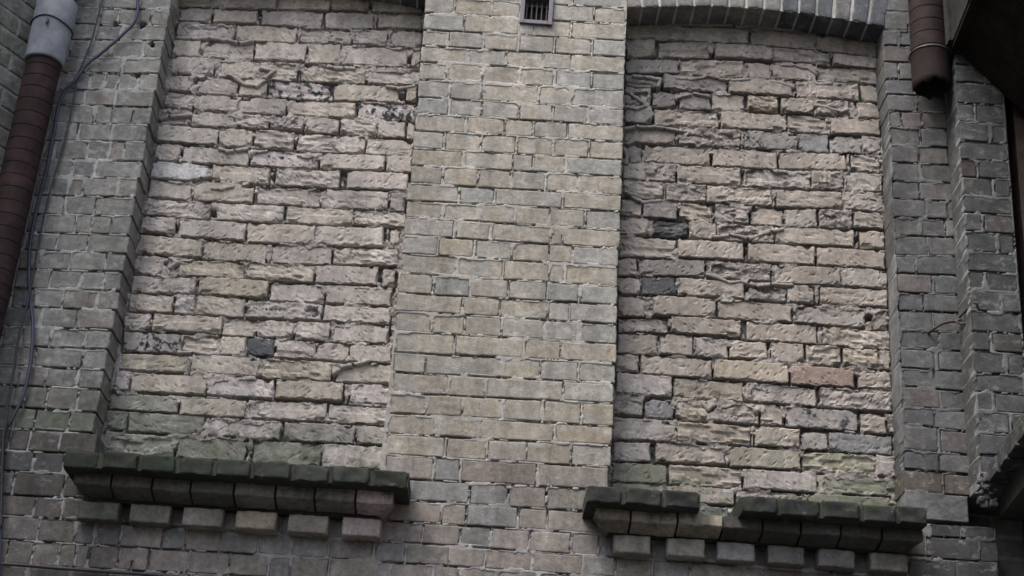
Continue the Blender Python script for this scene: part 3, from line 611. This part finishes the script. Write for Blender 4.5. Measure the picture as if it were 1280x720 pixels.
# ================================================================== PIERS
GP = 'brick piers of the facade'
def fill_row(lst, x0, xmin_row):
    pass
LOWX = [b for b in LOW if b[1] > 3.46]
def pier(name, label, data, x0, x1, z0, z1, cols, mname, mm, pitch_fill=None, pits=(), seed=1, yb=0., style='neat'):
    rt = root(name, label, 'brick pier', ((x0+x1)/2, yb, z0), GP)
    data = list(data)
    for (x, z, w, h, s, fl) in data:
        c = cols(x, z)
        o = add_brick(rt, x, yb+rng.uniform(-.0022, .0022), z, w, h, s, style, mname, c, rx=rng.uniform(-.012, .012), rz=rng.uniform(-.008, .008))
        for (px, pz, pr) in pits:                          # drilled and broken-out holes
            if abs(px-x) < w/2+pr and abs(pz-z) < h/2+pr:
                o.data = o.data.copy()
                for vv in o.data.vertices:
                    gx_, gz_ = x+vv.co.x*o.scale.x, z+vv.co.z*o.scale.z+s*vv.co.x*o.scale.x
                    if math.hypot(gx_-px, gz_-pz) < max(pr, .0125) and vv.co.y < .01: vv.co.y += .045
    mortar_bed('mortar', rt, x0+.003, x1-.003, z0, z1, data+LOWX, yb, M[mm], .0046, 'flush', back=.2, seed=seed, pits=pits,
               slots=[(-.034, .070, 5.519, 5.634)] if x0 < 0 < x1 else ())
    return rt
def extend(data, x0, x1, up=2):
    """bricks hidden behind pipes or above the picture: fill each course out to x0..x1"""
    rowsd = {}
    for d in data: rowsd.setdefault(d[5], []).append(d)
    out = list(data); top = None
    for k, r in rowsd.items():
        r.sort(key=lambda d: d[0])
        a = r[0]; left = a[0]-a[2]/2; s = a[4]
        while left-x0 > .04:
            w = min(rng.choice([.125, .125, .26]), left-x0-.006)
            if w < .035: break
            x = left-.007-w/2; out.append((x, a[1]+(x-a[0])*s, w, a[3], s, k)); left = x-w/2
        b = r[-1]; right = b[0]+b[2]/2; s = b[4]
        while x1-right > .04:
            w = min(rng.choice([.125, .26]), x1-right-.006)
            if w < .035: break
            x = right+.007+w/2; out.append((x, b[1]+(x-b[0])*s, w, b[3], s, k)); right = x+w/2
    ztop = max(d[1] for d in out); tk = [d for d in data if abs(d[1]-ztop) < .06]
    for i in range(1, up+1):
        x = x0+.002
        while x1-x > .05:
            w = min(rng.choice([.125, .26, .26]), x1-x-.002)
            out.append((x+w/2, ztop+.081*i+(x-x0)*0, w, .073, tk[0][4]*.3, 'top')); x += w+.007
    return out
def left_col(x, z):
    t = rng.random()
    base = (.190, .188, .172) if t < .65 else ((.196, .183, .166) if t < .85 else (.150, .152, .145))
    d = .76+.24*min(1, max(0, (z-3.6)/.8)); base = tuple(a*d for a in base)  # darker towards the foot: light falloff painted into the brick colour
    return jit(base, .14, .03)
def mid_col(x, z):
    t = rng.random()
    base = (.244, .231, .199) if t < .70 else ((.230, .227, .207) if t < .93 else (.242, .222, .182))
    if x > .18 and rng.random() < .5: base = (.220, .224, .214)
    if rng.random() < .05: base = (.205, .210, .205)
    k = min(1, max(0, (z-3.9)/1.0)); base = tuple(a*(w+(1-w)*k) for a, w in zip(base, (1.0, .975, .935)))
    return jit(base, .08, .02)
def right_col(x, z):
    t = rng.random()
    base = (.075, .078, .081) if t < .7 else ((.081, .075, .074) if t < .85 else (.060, .064, .069))
    if z > 5.2: base = tuple(a*1.15 for a in base)
    return jit(base, .16, .03)
HOLES = [(-1.5946, 5.362, .013), (-1.702, 5.357, .009), (-1.544, 5.281, .008), (-1.574, 5.123, .013)]
PLd = extend(PL, -1.985, -1.497)
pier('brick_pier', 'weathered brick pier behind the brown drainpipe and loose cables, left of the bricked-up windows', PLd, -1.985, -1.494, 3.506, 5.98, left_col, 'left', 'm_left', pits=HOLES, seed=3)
PCd = extend(PC, -.43, .395)
pier('brick_pier', 'wide pale brick pier with the small vent, between the two bricked-up windows', PCd, -.432, .397, 3.506, 5.98, mid_col, 'pier', 'm_pier', seed=5)
PQd = extend(PQ, 1.478, 1.708)
pier('brick_pier', 'narrow grey brick pier with the broken drainpipe hanging in front of it', PQd, 1.476, 1.708, 3.506, 5.98, right_col, 'right', 'm_right', seed=7)
# ================================================================== the stepped pier (stands 15 cm proud)
def outer():
    rt = root('brick_pier', 'dark sooty brick pier standing forward at the right edge, under the overhang', 'brick pier', (1.8, -.15, 3.62), GP)
    zs = OUTZ; bricks = []
    x0 = 1.708
    for i in range(len(zs)-1):
        zt, zb = zs[i], zs[i+1]
        if zb < 3.58: continue
        z = (zt+zb)/2; h = zt-zb-.008
        for (a, b) in OUTX[i % len(OUTX)]:
            bricks.append((x0+(a+b)/2, z, b-a-.007, h, .012, 'o'))
    for k, (x, z, w, h, s, fl) in enumerate(bricks):
        add_brick(rt, x, -.15+rng.uniform(-.003, .003), z, w, h, s, 'neat', 'right', jit((.039, .043, .047) if rng.random() < .85 else (.045, .042, .042), .15, .03), rx=rng.uniform(-.012, .012))
    mortar_bed('mortar', rt, x0+.004, 1.90, 3.60, 5.60, bricks, -.15, M['m_right'], .006, 'flush', back=.2, seed=9)
OUTX = [[(0, .12), (.127, .19)], [(0, .19)], [(0, .065), (.07, .19)], [(0, .12), (.126, .19)], [(0, .19)], [(0, .07), (.076, .19)]]
outer()
# ================================================================== LOWER WALL
def low_col(x, z):
    t = rng.random()
    base = (.190, .176, .160) if t < .62 else ((.172, .172, .168) if t < .87 else (.184, .166, .148))
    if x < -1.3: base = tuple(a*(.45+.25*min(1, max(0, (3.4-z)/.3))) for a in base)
    elif x > .9: base = tuple(a*(.62 if x < 1.45 else .34) for a in base)  # both ends darkened: courtyard shade and grime together in the brick colour
    return jit(base, .12, .03)
def fill_gaps(data, xr):
    byrow = {}; out = list(data)
    for d in data:
        if d[5] != 'b': byrow.setdefault(d[5], []).append(d)
    for k, r in byrow.items():
        r.sort(key=lambda d: d[0])
        if sum(d[1] for d in r)/len(r) > 3.485: continue
        e = r[-1]; r = r+[(xr+.06, e[1]+(xr-e[0])*.004, .12, e[3], e[4], k)]
        for a, b in zip(r[:-1], r[1:]):
            l, q = a[0]+a[2]/2, b[0]-b[2]/2
            while q-l > .045:
                w = min(rng.choice([.125, .125, .25]), q-l-.012)
                if w < .03: break
                if q-l-w < .05: w = q-l-.014
                x = l+.007+w/2; t = (x-a[0])/(b[0]-a[0]); out.append((x, a[1]*(1-t)+b[1]*t, w, .070, a[4]*.5+b[4]*.5, k)); l = x+w/2
    return out
LOW = fill_gaps(LOW, 1.70)
LOWX = [b for b in LOW if b[1] > 3.46]
rt = root('brick_wall', 'brick wall below the two corbelled ledges, with pale joints', 'brick wall', (0, 0, 3.03))
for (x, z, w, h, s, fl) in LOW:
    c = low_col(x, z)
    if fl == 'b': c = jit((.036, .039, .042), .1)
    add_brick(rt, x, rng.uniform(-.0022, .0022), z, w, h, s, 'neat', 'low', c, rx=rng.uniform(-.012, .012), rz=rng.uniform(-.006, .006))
mortar_bed('mortar', rt, -1.985, 1.80, 3.03, 3.490, LOW, 0, M['m_low'], .0046, 'flush', back=.2, seed=13)
# ================================================================== BRICKED-UP WINDOWS
AR, AZ0 = 3.26, 5.622                     # arch radius, springing
def arch_z(xc):
    c = AZ0-(AR-.045)
    return lambda x: c+np.sqrt(np.maximum(AR**2-(np.asarray(x)-xc)**2, 0))
YN = .135
def infill(label, data, x0, x1, xc, cols, dim, seed, mm):
    rt = root('bricked_up_window', label, 'blind window', ((x0+x1)/2, YN, 3.5), 'bricked-up windows')
    for (x, z, w, h, s, fl) in data:
        c = cols.get(fl, cols['p'])
        c = jit(tuple(v*dim for v in c), .075, .02)
        style = 'lump' if fl == 'm' else 'rough'
        add_brick(rt, x, YN+rng.uniform(-.009, .006), z+rng.uniform(-.003, .003), w, h*rng.uniform(.94, 1.02), s+rng.uniform(-.016, .016), style, 'infill_r' if mm.endswith('_r') else 'infill', c, 1-SCORCH.get(fl, 0),
                  rx=rng.uniform(-.05, .05), rz=rng.uniform(-.025, .025))
    az = arch_z(xc)
    mortar_bed('mortar', rt, x0, x1, 3.50, 5.78, data, YN, M[mm], .0038, 'infill', seed=seed, pits=[p for p in VOIDS if x0 < p[0] < x1], folds=[f for f in FOLDS if x0 < f[0][0] < x1])
    return rt
infill('pinkish bricked-up window left of the wide pier, two blackened bricks near its top', NL, -1.50, -.425, -.964, INF_L, 1.0, 21, 'm_infill')
INF_R = dict(INF_L); INF_R.update({'p': (.235, .217, .203), 'y': (.240, .221, .200), 'Y': (.242, .220, .188), 'm': (.245, .228, .214), 'w': (.255, .242, .232), 'd': (.180, .172, .168), 'b': (.155, .160, .166), 's': (.24, .225, .215), 'bs': (.205, .200, .196), 'r': (.225, .180, .158), 'v': (.20, .197, .165), 'G': (.18, .182, .145), 'g': (.15, .152, .13)})
infill('grey-brown bricked-up window under the brick arch, with one reddish brick', NR, .392, 1.482, .932, INF_R, .99, 23, 'm_infill_r')
# ================================================================== ARCHES
def arch(label, xc, dark_from):
    rt = root('brick_arch', label, 'brick arch', (xc, 0, AZ0), 'arches over the bricked-up windows')
    c0 = AZ0-(AR-.045); half = math.asin(.545/AR); n = 15
    for i in range(n):
        a = -half+(i+.5)*2*half/n
        wd = 2*half*AR/n-.008
        zr = AR+.125
        x, z = xc+zr*math.sin(a), c0+zr*math.cos(a)
        me, w0 = pool('neat', 1.0, 'right')
        o = bpy.data.objects.new('arch_brick', me); link(o, rt)
        o.location = Vector((x, rng.uniform(-.003, .003), z))-Vector(rt.location)
        o.rotation_euler = (0, a, 0); o.scale = (wd/w0, 1, .25/H0)
        t = i/(n-1)
        col = (.155, .155, .15) if t < dark_from else ((.060, .068, .080) if rng.random() < .65 else (.09, .094, .098))
        o.color = (*jit(col, .1), 1)
    V = []; F = []
    for i in range(41):                                  # mortar core between the voussoirs
        a = -half+i*2*half/40
        for (rr, y) in ((AR+.004, .006), (AR+.26, .006), (AR+.26, .195), (AR+.004, .195)):
            V.append((xc+rr*math.sin(a), y, c0+rr*math.cos(a)))
    for i in range(40):
        for k in range(4):
            F.append((i*4+k, i*4+(k+1) % 4, i*4+4+(k+1) % 4, i*4+4+k))
    meshobj('mortar', V, F, M['m_left'], rt)
arch('dark brick arch over the right bricked-up window, its last bricks blue-black', .932, .62)
arch('brick arch over the left bricked-up window, almost out of view at the top edge', -.964, .9)
# ================================================================== CORNICES
def chamfer_brick(parent, x0, x1, zt, zm, zb, yf, yb, c, mname, endL=0, endR=0):
    """a moulded brick: upright face, then an underside sloping back to the dentils (also round the free ends)"""
    j = lambda a: rng.uniform(-a, a)
    n = 7; V = []; F = []; dy = j(.005); dz = j(.003)
    prof = [(yf, zt, 0), (yf, zm+.004, 0), (yf+.004, zm, .002), ((yf+yb)/2, (zm+zb)/2-.002, .03), (yb, zb, .055)]; q_ = len(prof)
    for i in range(n):
        t = i/(n-1)
        for (y, z, ins) in prof:
            a = x0+(ins if endL else 0); b = x1-(ins if endR else 0)
            V.append((a+(b-a)*t, y+dy+j(.0018), z+dz+j(.0016)))
    for i in range(n-1):
        for q in range(q_-1):
            a = i*q_+q; F.append((a, a+1, a+q_+1, a+q_))
    for i in (0, n-1):                                   # ends and back
        b = len(V); V += [(V[i*q_][0], .1, zt), (V[i*q_+q_-1][0], .1, zb)]
        f = tuple(range(i*q_, i*q_+q_))+(b+1, b)
        F.append(f[::-1] if i == 0 else f)
    F.append(tuple(i*q_ for i in range(n))+(len(V)-2, len(V)-4))
    o = meshobj('brick', V, F, M[mname], parent); o.color = (*c, 1)
    return o
def cornice(label, heads, seconds, dents, zt, z2, zm, zd, sl, topcols, seccols, dentcols, missing=()):
    heads = [h*.9905 for h in heads]; seconds = [q*.992 for q in seconds]
    rt = root('brick_cornice', label, 'cornice', ((heads[0]+heads[-1])/2, 0, zd), 'corbelled ledges under the bricked-up windows')
    xm = rt.location.x
    for i in range(len(heads)-1):
        a, b = heads[i], heads[i+1]; x = (a+b)/2; z = zt+(x-xm)*sl
        if i in missing:
            add_brick(rt, x, -.03, z+.012, b-a-.014, .060, sl, 'rough', 'cornice', (.10, .11, .108)); continue
        me, w0 = pool('worn', (b-a)/.066, 'cornice')
        o = bpy.data.objects.new('brick', me); link(o, rt)
        o.location = Vector((x, -.22+rng.uniform(-.010, .008), z+rng.uniform(-.004, .003)))-rt.location
        o.rotation_euler = (rng.uniform(-.03, .03), -sl+rng.uniform(-.02, .02), rng.uniform(-.035, .035)); o.scale = ((b-a-rng.uniform(.006, .013))/w0, 2.1, .064/H0)
        o.color = (*jit(topcols(i), .12), 1)
    for i in range(len(seconds)-1):
        a, b = seconds[i]+.004, seconds[i+1]-.004; x = (a+b)/2; dz = (x-xm)*sl
        chamfer_brick(rt, a, b, z2+dz, zm+dz, zm-.021+dz, -.15, -.066, jit(seccols(i), .14), 'cornice', i == 0, i == len(seconds)-2)
    for i, (a, b) in enumerate(dents):
        x = (a+b)/2; z = zd+(x-xm)*sl
        me, w0 = pool('worn', (b-a)/.066, 'dentil')
        o = bpy.data.objects.new('dentil', me); link(o, rt)
        o.location = Vector((x, -.065+rng.uniform(-.004, .004), z))-rt.location
        o.rotation_euler = (rng.uniform(-.02, .02), -sl, rng.uniform(-.02, .02)); o.scale = ((b-a)/w0, 1, .066/H0)
        o.color = (*jit(tuple(v*1.35 for v in dentcols(i)), .08), 1)
    # mortar bodies of the three courses
    y = lambda x: (x-xm)*sl
    def slab(a, b, yf, z1, z2_):
        V, F = boxdata(a, b, yf, .1, 0, 0)
        V = [(v[0], v[1], (z1 if k % 2 == 0 else z2_)+y(v[0])) for k, v in enumerate(V)]
        return V, F
    V1, F1 = slab(heads[0]+.006, heads[-1]-.006, -.210, zt-.028, zt+.026)
    V2, F2 = slab(seconds[0]+.05, seconds[-1]-.05, -.120, zm+.002, zt-.0285)
    V3, F3 = slab(dents[0][0]+.01, dents[-1][1]-.01, -.050, zd+.036, zm+.0015)
    F2 = F2+[tuple(k+8 for k in f) for f in F3]; V2 = V2+V3
    V = V1+V2; F = F1+[tuple(k+8 for k in f) for f in F2]
    if missing:
        k = missing[0]; V = []; F = []
        for (a, b, f) in ((heads[0]+.006, heads[k]-.008, -.21), (heads[k]-.0075, heads[k+1]+.0075, -.02), (heads[k+1]+.008, heads[-1]-.006, -.21)):
            v, fc = slab(a, b, f, zt-.028, zt+.026); F += [tuple(q+len(V) for q in t) for t in fc]; V += v
        F += [tuple(q+len(V) for q in t) for t in F2]; V += V2
    meshobj('mortar', V, F, M['m_dark'], rt)
    return rt
ledge_l = cornice('mossy corbelled brick ledge with six dentils under the left bricked-up window',
    [-1.522, -1.388, -1.251, -1.120, -.990, -.858, -.719, -.583, -.442, -.306], [-1.489, -1.353, -1.210, -1.074, -.922, -.777, -.638, -.494, -.360],
    [(-1.465, -1.321), (-1.282, -1.139), (-1.096, -.954), (-.910, -.766), (-.726, -.583), (-.536, -.398)], 3.440, 3.411, 3.368, 3.304, .010,
    lambda i: (.026, .032, .023) if i < 4 or i == 8 else (.034, .038, .034), lambda i: (.085, .082, .072) if i < 4 else ((.15, .138, .125) if i < 7 else (.33, .285, .265)),
    lambda i: [(.085, .092, .076), (.105, .105, .09), (.185, .172, .158), (.22, .195, .158), (.20, .18, .162), (.27, .235, .225)][i])
ledge_r = cornice('black sooty corbelled brick ledge with one brick missing, under the right bricked-up window',
    [.308, .443, .581, .718, .847, .988, 1.133, 1.273, 1.401, 1.511], [.345, .475, .640, .800, .940, 1.075, 1.215, 1.360, 1.508],
    [(.422, .553), (.608, .744), (.788, .922), (.966, 1.097), (1.143, 1.275), (1.327, 1.463)], 3.446, 3.418, 3.377, 3.320, .004,
    lambda i: (.018, .021, .021), lambda i: (.25, .225, .19) if i < 3 else (.060, .059, .056),
    lambda i: [(.20, .19, .175), (.205, .195, .182), (.16, .162, .165), (.14, .14, .138), (.125, .122, .118), (.12, .115, .10)][i], missing=(3,))
# ================================================================== LEFT WING WALL (meets the facade at an obtuse corner)
WA = math.radians(120)
rt = root('brick_wall', 'greenish brick side wall meeting the facade behind the pipe, top left corner', 'brick wall', (-1.985, 0, 3.0))
ux, uy = math.cos(WA), -math.sin(WA)                     # along the wing, towards the viewer
wing = []
k = 0
z = 3.06
while z < 6.1:
    s = .002; first = True
    while s < 1.25:
        w = (.125 if k % 2 else .255) if first else rng.choice([.255, .125, .255]); first = False; wing.append((s+w/2, z, w, .072)); s += w+.008
    z += .0805; k += 1
rt2 = rt
wing = [b for b in wing if b[0]-b[2]/2 > -.02 and (b[1] > 3.3)]
for (s, z, w, h) in wing:
    base = (.150, .158, .135) if rng.random() < .75 else (.19, .18, .16)
    o = add_brick(rt, -1.985+ux*s, uy*s, z, w, h, 0, 'neat', 'left', jit(base, .15), ang=math.atan2(-uy, -ux))
nrm = Vector((math.sin(WA), math.cos(WA), 0)); 
V = []
for (s, dd, z) in ((-.02, .004, 0), (11, .004, 0), (11, .3, 0), (-.02, .3, 0), (-.02, .004, 9), (11, .004, 9), (11, .3, 9), (-.02, .3, 9)):
    back = Vector((-.866, .5, 0))
    V.append((-1.985+ux*s+back.x*dd, uy*s+back.y*dd, z))
meshobj('mortar', V, [(0, 1, 5, 4), (1, 2, 6, 5), (2, 3, 7, 6), (3, 0, 4, 7), (4, 5, 6, 7), (3, 2, 1, 0)], M['m_left'], rt)
# ================================================================== DRAINPIPES
M['pipe'] = plain_material('brown_pipe', (.024, .0140, .0140), .8, .45, scale=14, col2=(.016, .012, .011), spec=.15)
M['pipe2'] = plain_material('rusty_grey_pipe', (.014, .0102, .0100), .8, .35, scale=18, col2=(.011, .009, .0085), spec=.10)
M['sleeve'] = plain_material('grey_sleeve', (.150, .166, .190), .8, .28, scale=12, col2=(.20, .212, .222), spec=.3)
M['wire'] = plain_material('dark_wire', (.03, .03, .032), .6, .2)
def pipe_mesh(name, cx, cy, prof, m, parent, n=40, inner=None, jag=0):
    """prof: list of (z, radius)"""
    V = []; F = []
    pr = list(prof)
    if inner: pr = pr+[(z, r) for z, r in inner]
    for q, (z, r) in enumerate(pr):
        for k in range(n):
            t = 2*math.pi*k/n
            zz = z
            if jag and (q == len(prof)-1 or (inner and q == len(prof))): zz += (vnoise(k*.55, .3, 5)-.35)*jag+(vnoise(k*1.7, .3, 9)-.5)*jag*.5
            V.append((cx+r*math.cos(t), cy+r*math.sin(t), float(zz)))
    for i in range(len(pr)-1):
        for k in range(n):
            F.append((i*n+k, i*n+(k+1) % n, (i+1)*n+(k+1) % n, (i+1)*n+k))
    return meshobj(name, V, F, m, parent, True)
def ringed(z0, z1, r, pitch, rd=.0022):
    out = []; z = z0; d = 1 if z1 > z0 else -1
    while (z1-z)*d > 0:
        p = pitch*rng.uniform(.9, 1.1)
        out += [(z, r), (z+d*.0025, r), (z+d*(p-.0070), r), (z+d*(p-.0045), r), (z+d*(p-.0040), r-rd), (z+d*(p-.0010), r-rd), (z+d*(p-.0005), r)]
        z += d*p
    return out
pl = root('drainpipe', 'brown ribbed drainpipe with a pale grey sleeve, in the left corner', 'drainpipe', (-1.91, -.13, 3.0))
pipe_mesh('pipe', -1.91, -.13, ringed(6.3, .12, .067, .056, .0016), M['pipe'], pl)
sl_ = pipe_mesh('sleeve', -1.91, -.13, [(5.345, .069), (5.350, .078), (5.346, .081), (5.30, .0805), (5.24, .0795), (5.20, .078), (5.10, .0765), (5.070, .0775), (5.062, .076), (5.062, .068)], M['sleeve'], pl)
tube('clamp', [(-1.91+.082*math.cos(t), -.13+.082*math.sin(t), 5.228+.010*math.cos(t+2.2)+.004*math.sin(3*t)) for t in [2*math.pi*k/16 for k in range(17)]], .0035, M['wire'], pl, 6, 3)
tube('clamp', [(-1.905, -.213, 5.222), (-1.903, -.217, 5.21), (-1.905, -.216, 5.195)], .005, M['wire'], pl, 6, 3)
pr_ = root('drainpipe', 'broken-off rusty drainpipe ending in a jagged open mouth above the narrow pier', 'drainpipe', (1.625, -.105, 5.25))
prof = ringed(6.3, 5.45, .0745, .064, .0016)+[(5.428, .0745), (5.425, .079), (5.410, .080), (5.398, .077), (5.33, .0755), (5.295, .075), (5.262, .075)]
pipe_mesh('pipe', 1.625, -.105, prof, M['pipe2'], pr_, inner=[(5.262, .0715), (5.5, .0715), (5.9, .07)], jag=.030)
tube('clamp', [(1.625+.081*math.cos(t), -.105+.081*math.sin(t), 5.422) for t in [2*math.pi*k/16 for k in range(17)]], .004, M['wire'], pr_, 6, 3)
# ================================================================== VENT
M['vent'] = plain_material('painted_vent', (.085, .077, .098), .5, .15, scale=40)
M['void'] = plain_material('dark_void', (.012, .012, .013), .95, .1)
M['bars'] = plain_material('dusty_bars', (.014, .0135, .013), .6, .2)
v = root('vent_grille', 'small square purple-grey vent with upright bars in the wide pier', 'vent', (.018, -.01, 5.5))
x0, x1, z0, z1 = -.050, .086, 5.503, 5.650; t = .018
Vv = []; Fv_ = []
def addb(b):
    a, f = boxdata(*b); Fv_.extend([tuple(i+len(Vv) for i in q) for q in f]); Vv.extend(a)
addb((x0, x0+t, -.014, .06, z0, z1)); addb((x1-t, x1, -.014, .06, z0, z1)); addb((x0+t+.0003, x1-t-.0003, -.0135, .06, z0, z0+t)); addb((x0+t+.0003, x1-t-.0003, -.0135, .06, z1-t, z1))
fr = meshobj('frame', Vv, Fv_, M['vent'], v); md = fr.modifiers.new('b', 'BEVEL'); md.width = .002; md.segments = 2
box('backing', (x0+t+.0004, x1-t-.0004, .055, .059, z0+t+.0004, z1-t-.0004), M['void'], v)
for i in range(5):
    xx = x0+t+.0085+i*(x1-x0-2*t-.017)/4
    box('bar', (xx-.0026, xx+.0026, .010, .016, z0+t+.0003, z1-t-.0003), M['bars'], v)
# ================================================================== CABLES
M['cable'] = plain_material('dark_cable', (.020, .021, .024), .55, .15)
M['bluecable'] = plain_material('blue_cable', (.028, .031, .058), .5, .25, scale=6, col2=(.016, .018, .024))
def cable(label, pts, r, m, name='cable'):
    o = tube(name, pts, r, m, None, 8, 8); o['label'] = label; o['category'] = 'cable'; o['kind'] = 'thing'; o['group'] = 'loose cables on the left pier'
    return o
cable('thick blue-black cable curving across the left pier and sagging beside the drainpipe', CAB_A, .0068, M['bluecable'])
cable('thin dark cable hanging straight from the top edge down the left pier', CAB_B, .0036, M['cable'])
cable('thin dark cable behind the thick one in the lower left', CAB_C, .0050, M['cable'])
cable('black cable lying along the wall below the left ledge, at the bottom edge', CAB_D, .0065, M['cable'])
# ================================================================== IRON ROD
M['iron'] = plain_material('rusty_iron', (.020, .016, .015), .8, .3, scale=60, col2=(.050, .028, .022))
rod = root('wall_hook', 'bent rusty iron hook sticking out of the narrow pier', 'hook', (1.60, 0, 4.24))
tube('rod', [(1.592, .03, 4.240), (1.600, -.025, 4.243), (1.645, -.03, 4.272), (1.692, -.03, 4.284), (1.705, -.05, 4.283)], .0055, M['iron'], rod)
tube('hook', [(1.690, -.03, 4.284), (1.704, -.06, 4.262), (1.727, -.10, 4.255), (1.738, -.13, 4.275), (1.733, -.16, 4.305), (1.718, -.12, 4.306), (1.697, -.06, 4.288)], .0045, M['iron'], rod)
# ================================================================== OVERHANG, RIGHT LEDGE, WINDOW
M['plaster'] = plain_material('grey_plaster', (.018, .019, .020), .9, .4, scale=14, col2=(.032, .030, .031), spec=.08, bump=.004)
M['soffit'] = plain_material('stained_boards', (.014, .0125, .0105), .95, .35, scale=16, col2=(.020, .016, .012), spec=.05)
ov = root('overhang', 'projecting bay with grey side and black underside, top right corner', 'overhang', (2.3, -.4, 5.41))
def skewbox(name, x0, x1, y0, y1, z0, z1, sk, m, parent):
    V = [(x+(sk*(y1-y)), y, z) for x in (x0, x1) for y in (y0, y1) for z in (z0, z1)]
    return meshobj(name, V, boxdata(0, 1, 0, 1, 0, 1)[1], m, parent)
skewbox('slab', 1.712, 3.2, -1.3, .19, 5.425, 6.2, -.07, M['plaster'], ov)
for i in range(6):                                                 # soffit boards
    a = 1.716+i*.245
    skewbox('board', a, a+.238, -1.296, .18, 5.408-.002*(i % 2), 5.4245, -.07, M['soffit'], ov)
for (z1, z2, xa) in ((5.43, 6.2, -1.29), (5.43, 6.2, -.92), (5.43, 6.2, -.55), (5.43, 6.2, -.22)):   # upright battens on the side
    box('batten', (1.700-.07*(xa-.19)*0+.07*(-.19+xa)*1+.0, 1.712+.07*(xa+.06-.19), xa, xa+.05, z1, z2), M['plaster'], ov)
shade_wedge = [(1.735, 5.4045), (2.9, 5.4045), (2.9, 4.80), (2.10, 5.02), (1.93, 5.19)]  # added dark wedge under the bay, in place of shade on the pier
n_ = len(shade_wedge)
for k in range(5):
    ya, yb_ = -.162-.168*k, -.162-.168*(k+1)+.004
    V = [(x+(-.07)*(-.16-y)+(.0 if z > 5.4 else .003*(k % 2)), y, z+(0 if z > 5.4 else rng.uniform(-.004, .004))) for y in (yb_, ya) for x, z in shade_wedge]
    meshobj('board', V, [tuple(range(n_)), tuple(range(2*n_-1, n_-1, -1))]+[((q+1) % n_, q, n_+q, n_+(q+1) % n_) for q in range(n_)], M['soffit'], ov)
M['frame'] = plain_material('red_brown_wood', (.045, .029, .027), .7, .3, scale=30, col2=(.07, .05, .045))
M['white'] = plain_material('white_paint', (.6, .6, .6), .7, .1)
M['glass'] = plain_material('dark_glass', (.02, .022, .024), .1, .1, spec=.5)
wn_ = root('window', 'tall window with red-brown wooden frame at the right edge beyond the dark pier', 'window', (2.4, 0, 3.7))
def fbox(name, b, m): return box(name, b, m, wn_, .004)
fbox('frame', (1.955, 2.02, -.09, .02, 3.72, 5.40), M['frame']); fbox('frame', (2.0205, 2.75, -.088, .02, 3.72, 3.80), M['frame'])
fbox('sash', (2.022, 2.075, -.07, .0, 3.803, 5.40), M['white']); box('pane', (2.0755, 2.75, -.03, -.024, 3.803, 5.40), M['glass'], wn_)
box('reveal', (1.9025, 2.75, .03, .19, 3.70, 5.40), M['plaster'], wn_)
# right ledge and the bay below it
rl = root('brick_cornice', 'dark brick ledge end jutting out at the right edge below the window', 'cornice', (2.1, -.3, 3.55), 'corbelled ledges under the bricked-up windows')
sk = -.10
for i, (a, b) in enumerate([(-.16, -.295), (-.30, -.435), (-.44, -.575), (-.58, -.715), (-.72, -.855)]):
    me, w0 = pool('neat', 1.7, 'right')
    o = bpy.data.objects.new('brick', me); link(o, rl)
    yc = (a+b)/2; o.location = Vector((1.735+sk*(-.15-yc)*-1*-1, yc, 3.640))-rl.location
    o.rotation_euler = (rng.uniform(-.02, .02), 0, -math.pi/2-.1); o.scale = (.13/w0, 2.6, .068/H0); o.color = (*jit((.030, .033, .034), .1), 1)
V, F = boxdata(1.745, 2.75, -.9, .02, 3.612, 3.668); V = [(x+sk*(-.15-y)*-1*-1, y, z) for x, y, z in V]
meshobj('mortar', V, F, M['m_dark'], rl)
V, F = boxdata(1.80, 2.75, -.80, .02, 3.53, 3.6115); V = [(x+sk*(-.15-y)*-1*-1, y, z) for x, y, z in V]
o = meshobj('corbel', V, F, M['cornice'], rl); o.color = (.06, .06, .055, 1)
bw = root('brick_wall', 'dark lower brickwork of the projecting bay, bottom right corner', 'brick wall', (2.3, -.3, 3.0))
box('core', (1.905, 2.75, -.72, .02, 0, 3.5295), M['m_dark'], bw)
z = 3.07; k = 0
while z < 3.5:
    y = -.72+(.065 if k % 2 else 0)
    while y < -.02:
        w = .125 if k % 2 else .255; w = min(w, -.0-y)
        if w > .04: add_brick(bw, 1.898, y+w/2, z, w-.007, .072, 0, 'neat', 'right', jit((.10, .10, .10), .1), ang=-math.pi/2)
        y += w
    z += .08; k += 1
# rubble and dried mortar lodged at the foot of the stepped pier
M['rubble'] = mortar_material('loose_mortar', (.03, .032, .034), (.06, .064, .066), (.14, .147, .15))
rb = root('rubble', 'small heap of pale broken mortar lodged at the foot of the dark pier', 'rubble', (1.73, -.16, 3.60))
for i in range(22):
    x = 1.735+rng.uniform(-.045, .02); y = -.16+rng.uniform(-.02, .03); z = 3.60+rng.uniform(-.075, .05); e = rng.uniform(.005, .017)
    V = []; F = boxdata(0, 1, 0, 1, 0, 1)[1]
    for dx in (-1, 1):
        for dy in (-1, 1):
            for dz in (-1, 1):
                V.append((x+dx*e*rng.uniform(.5, 1.2), y+dy*e*rng.uniform(.5, 1), z+dz*e*rng.uniform(.4, 1)))
    o = meshobj('chunk', V, F, M['rubble'], rb); md = o.modifiers.new('bevel', 'BEVEL'); md.width = e*.45; md.segments = 2
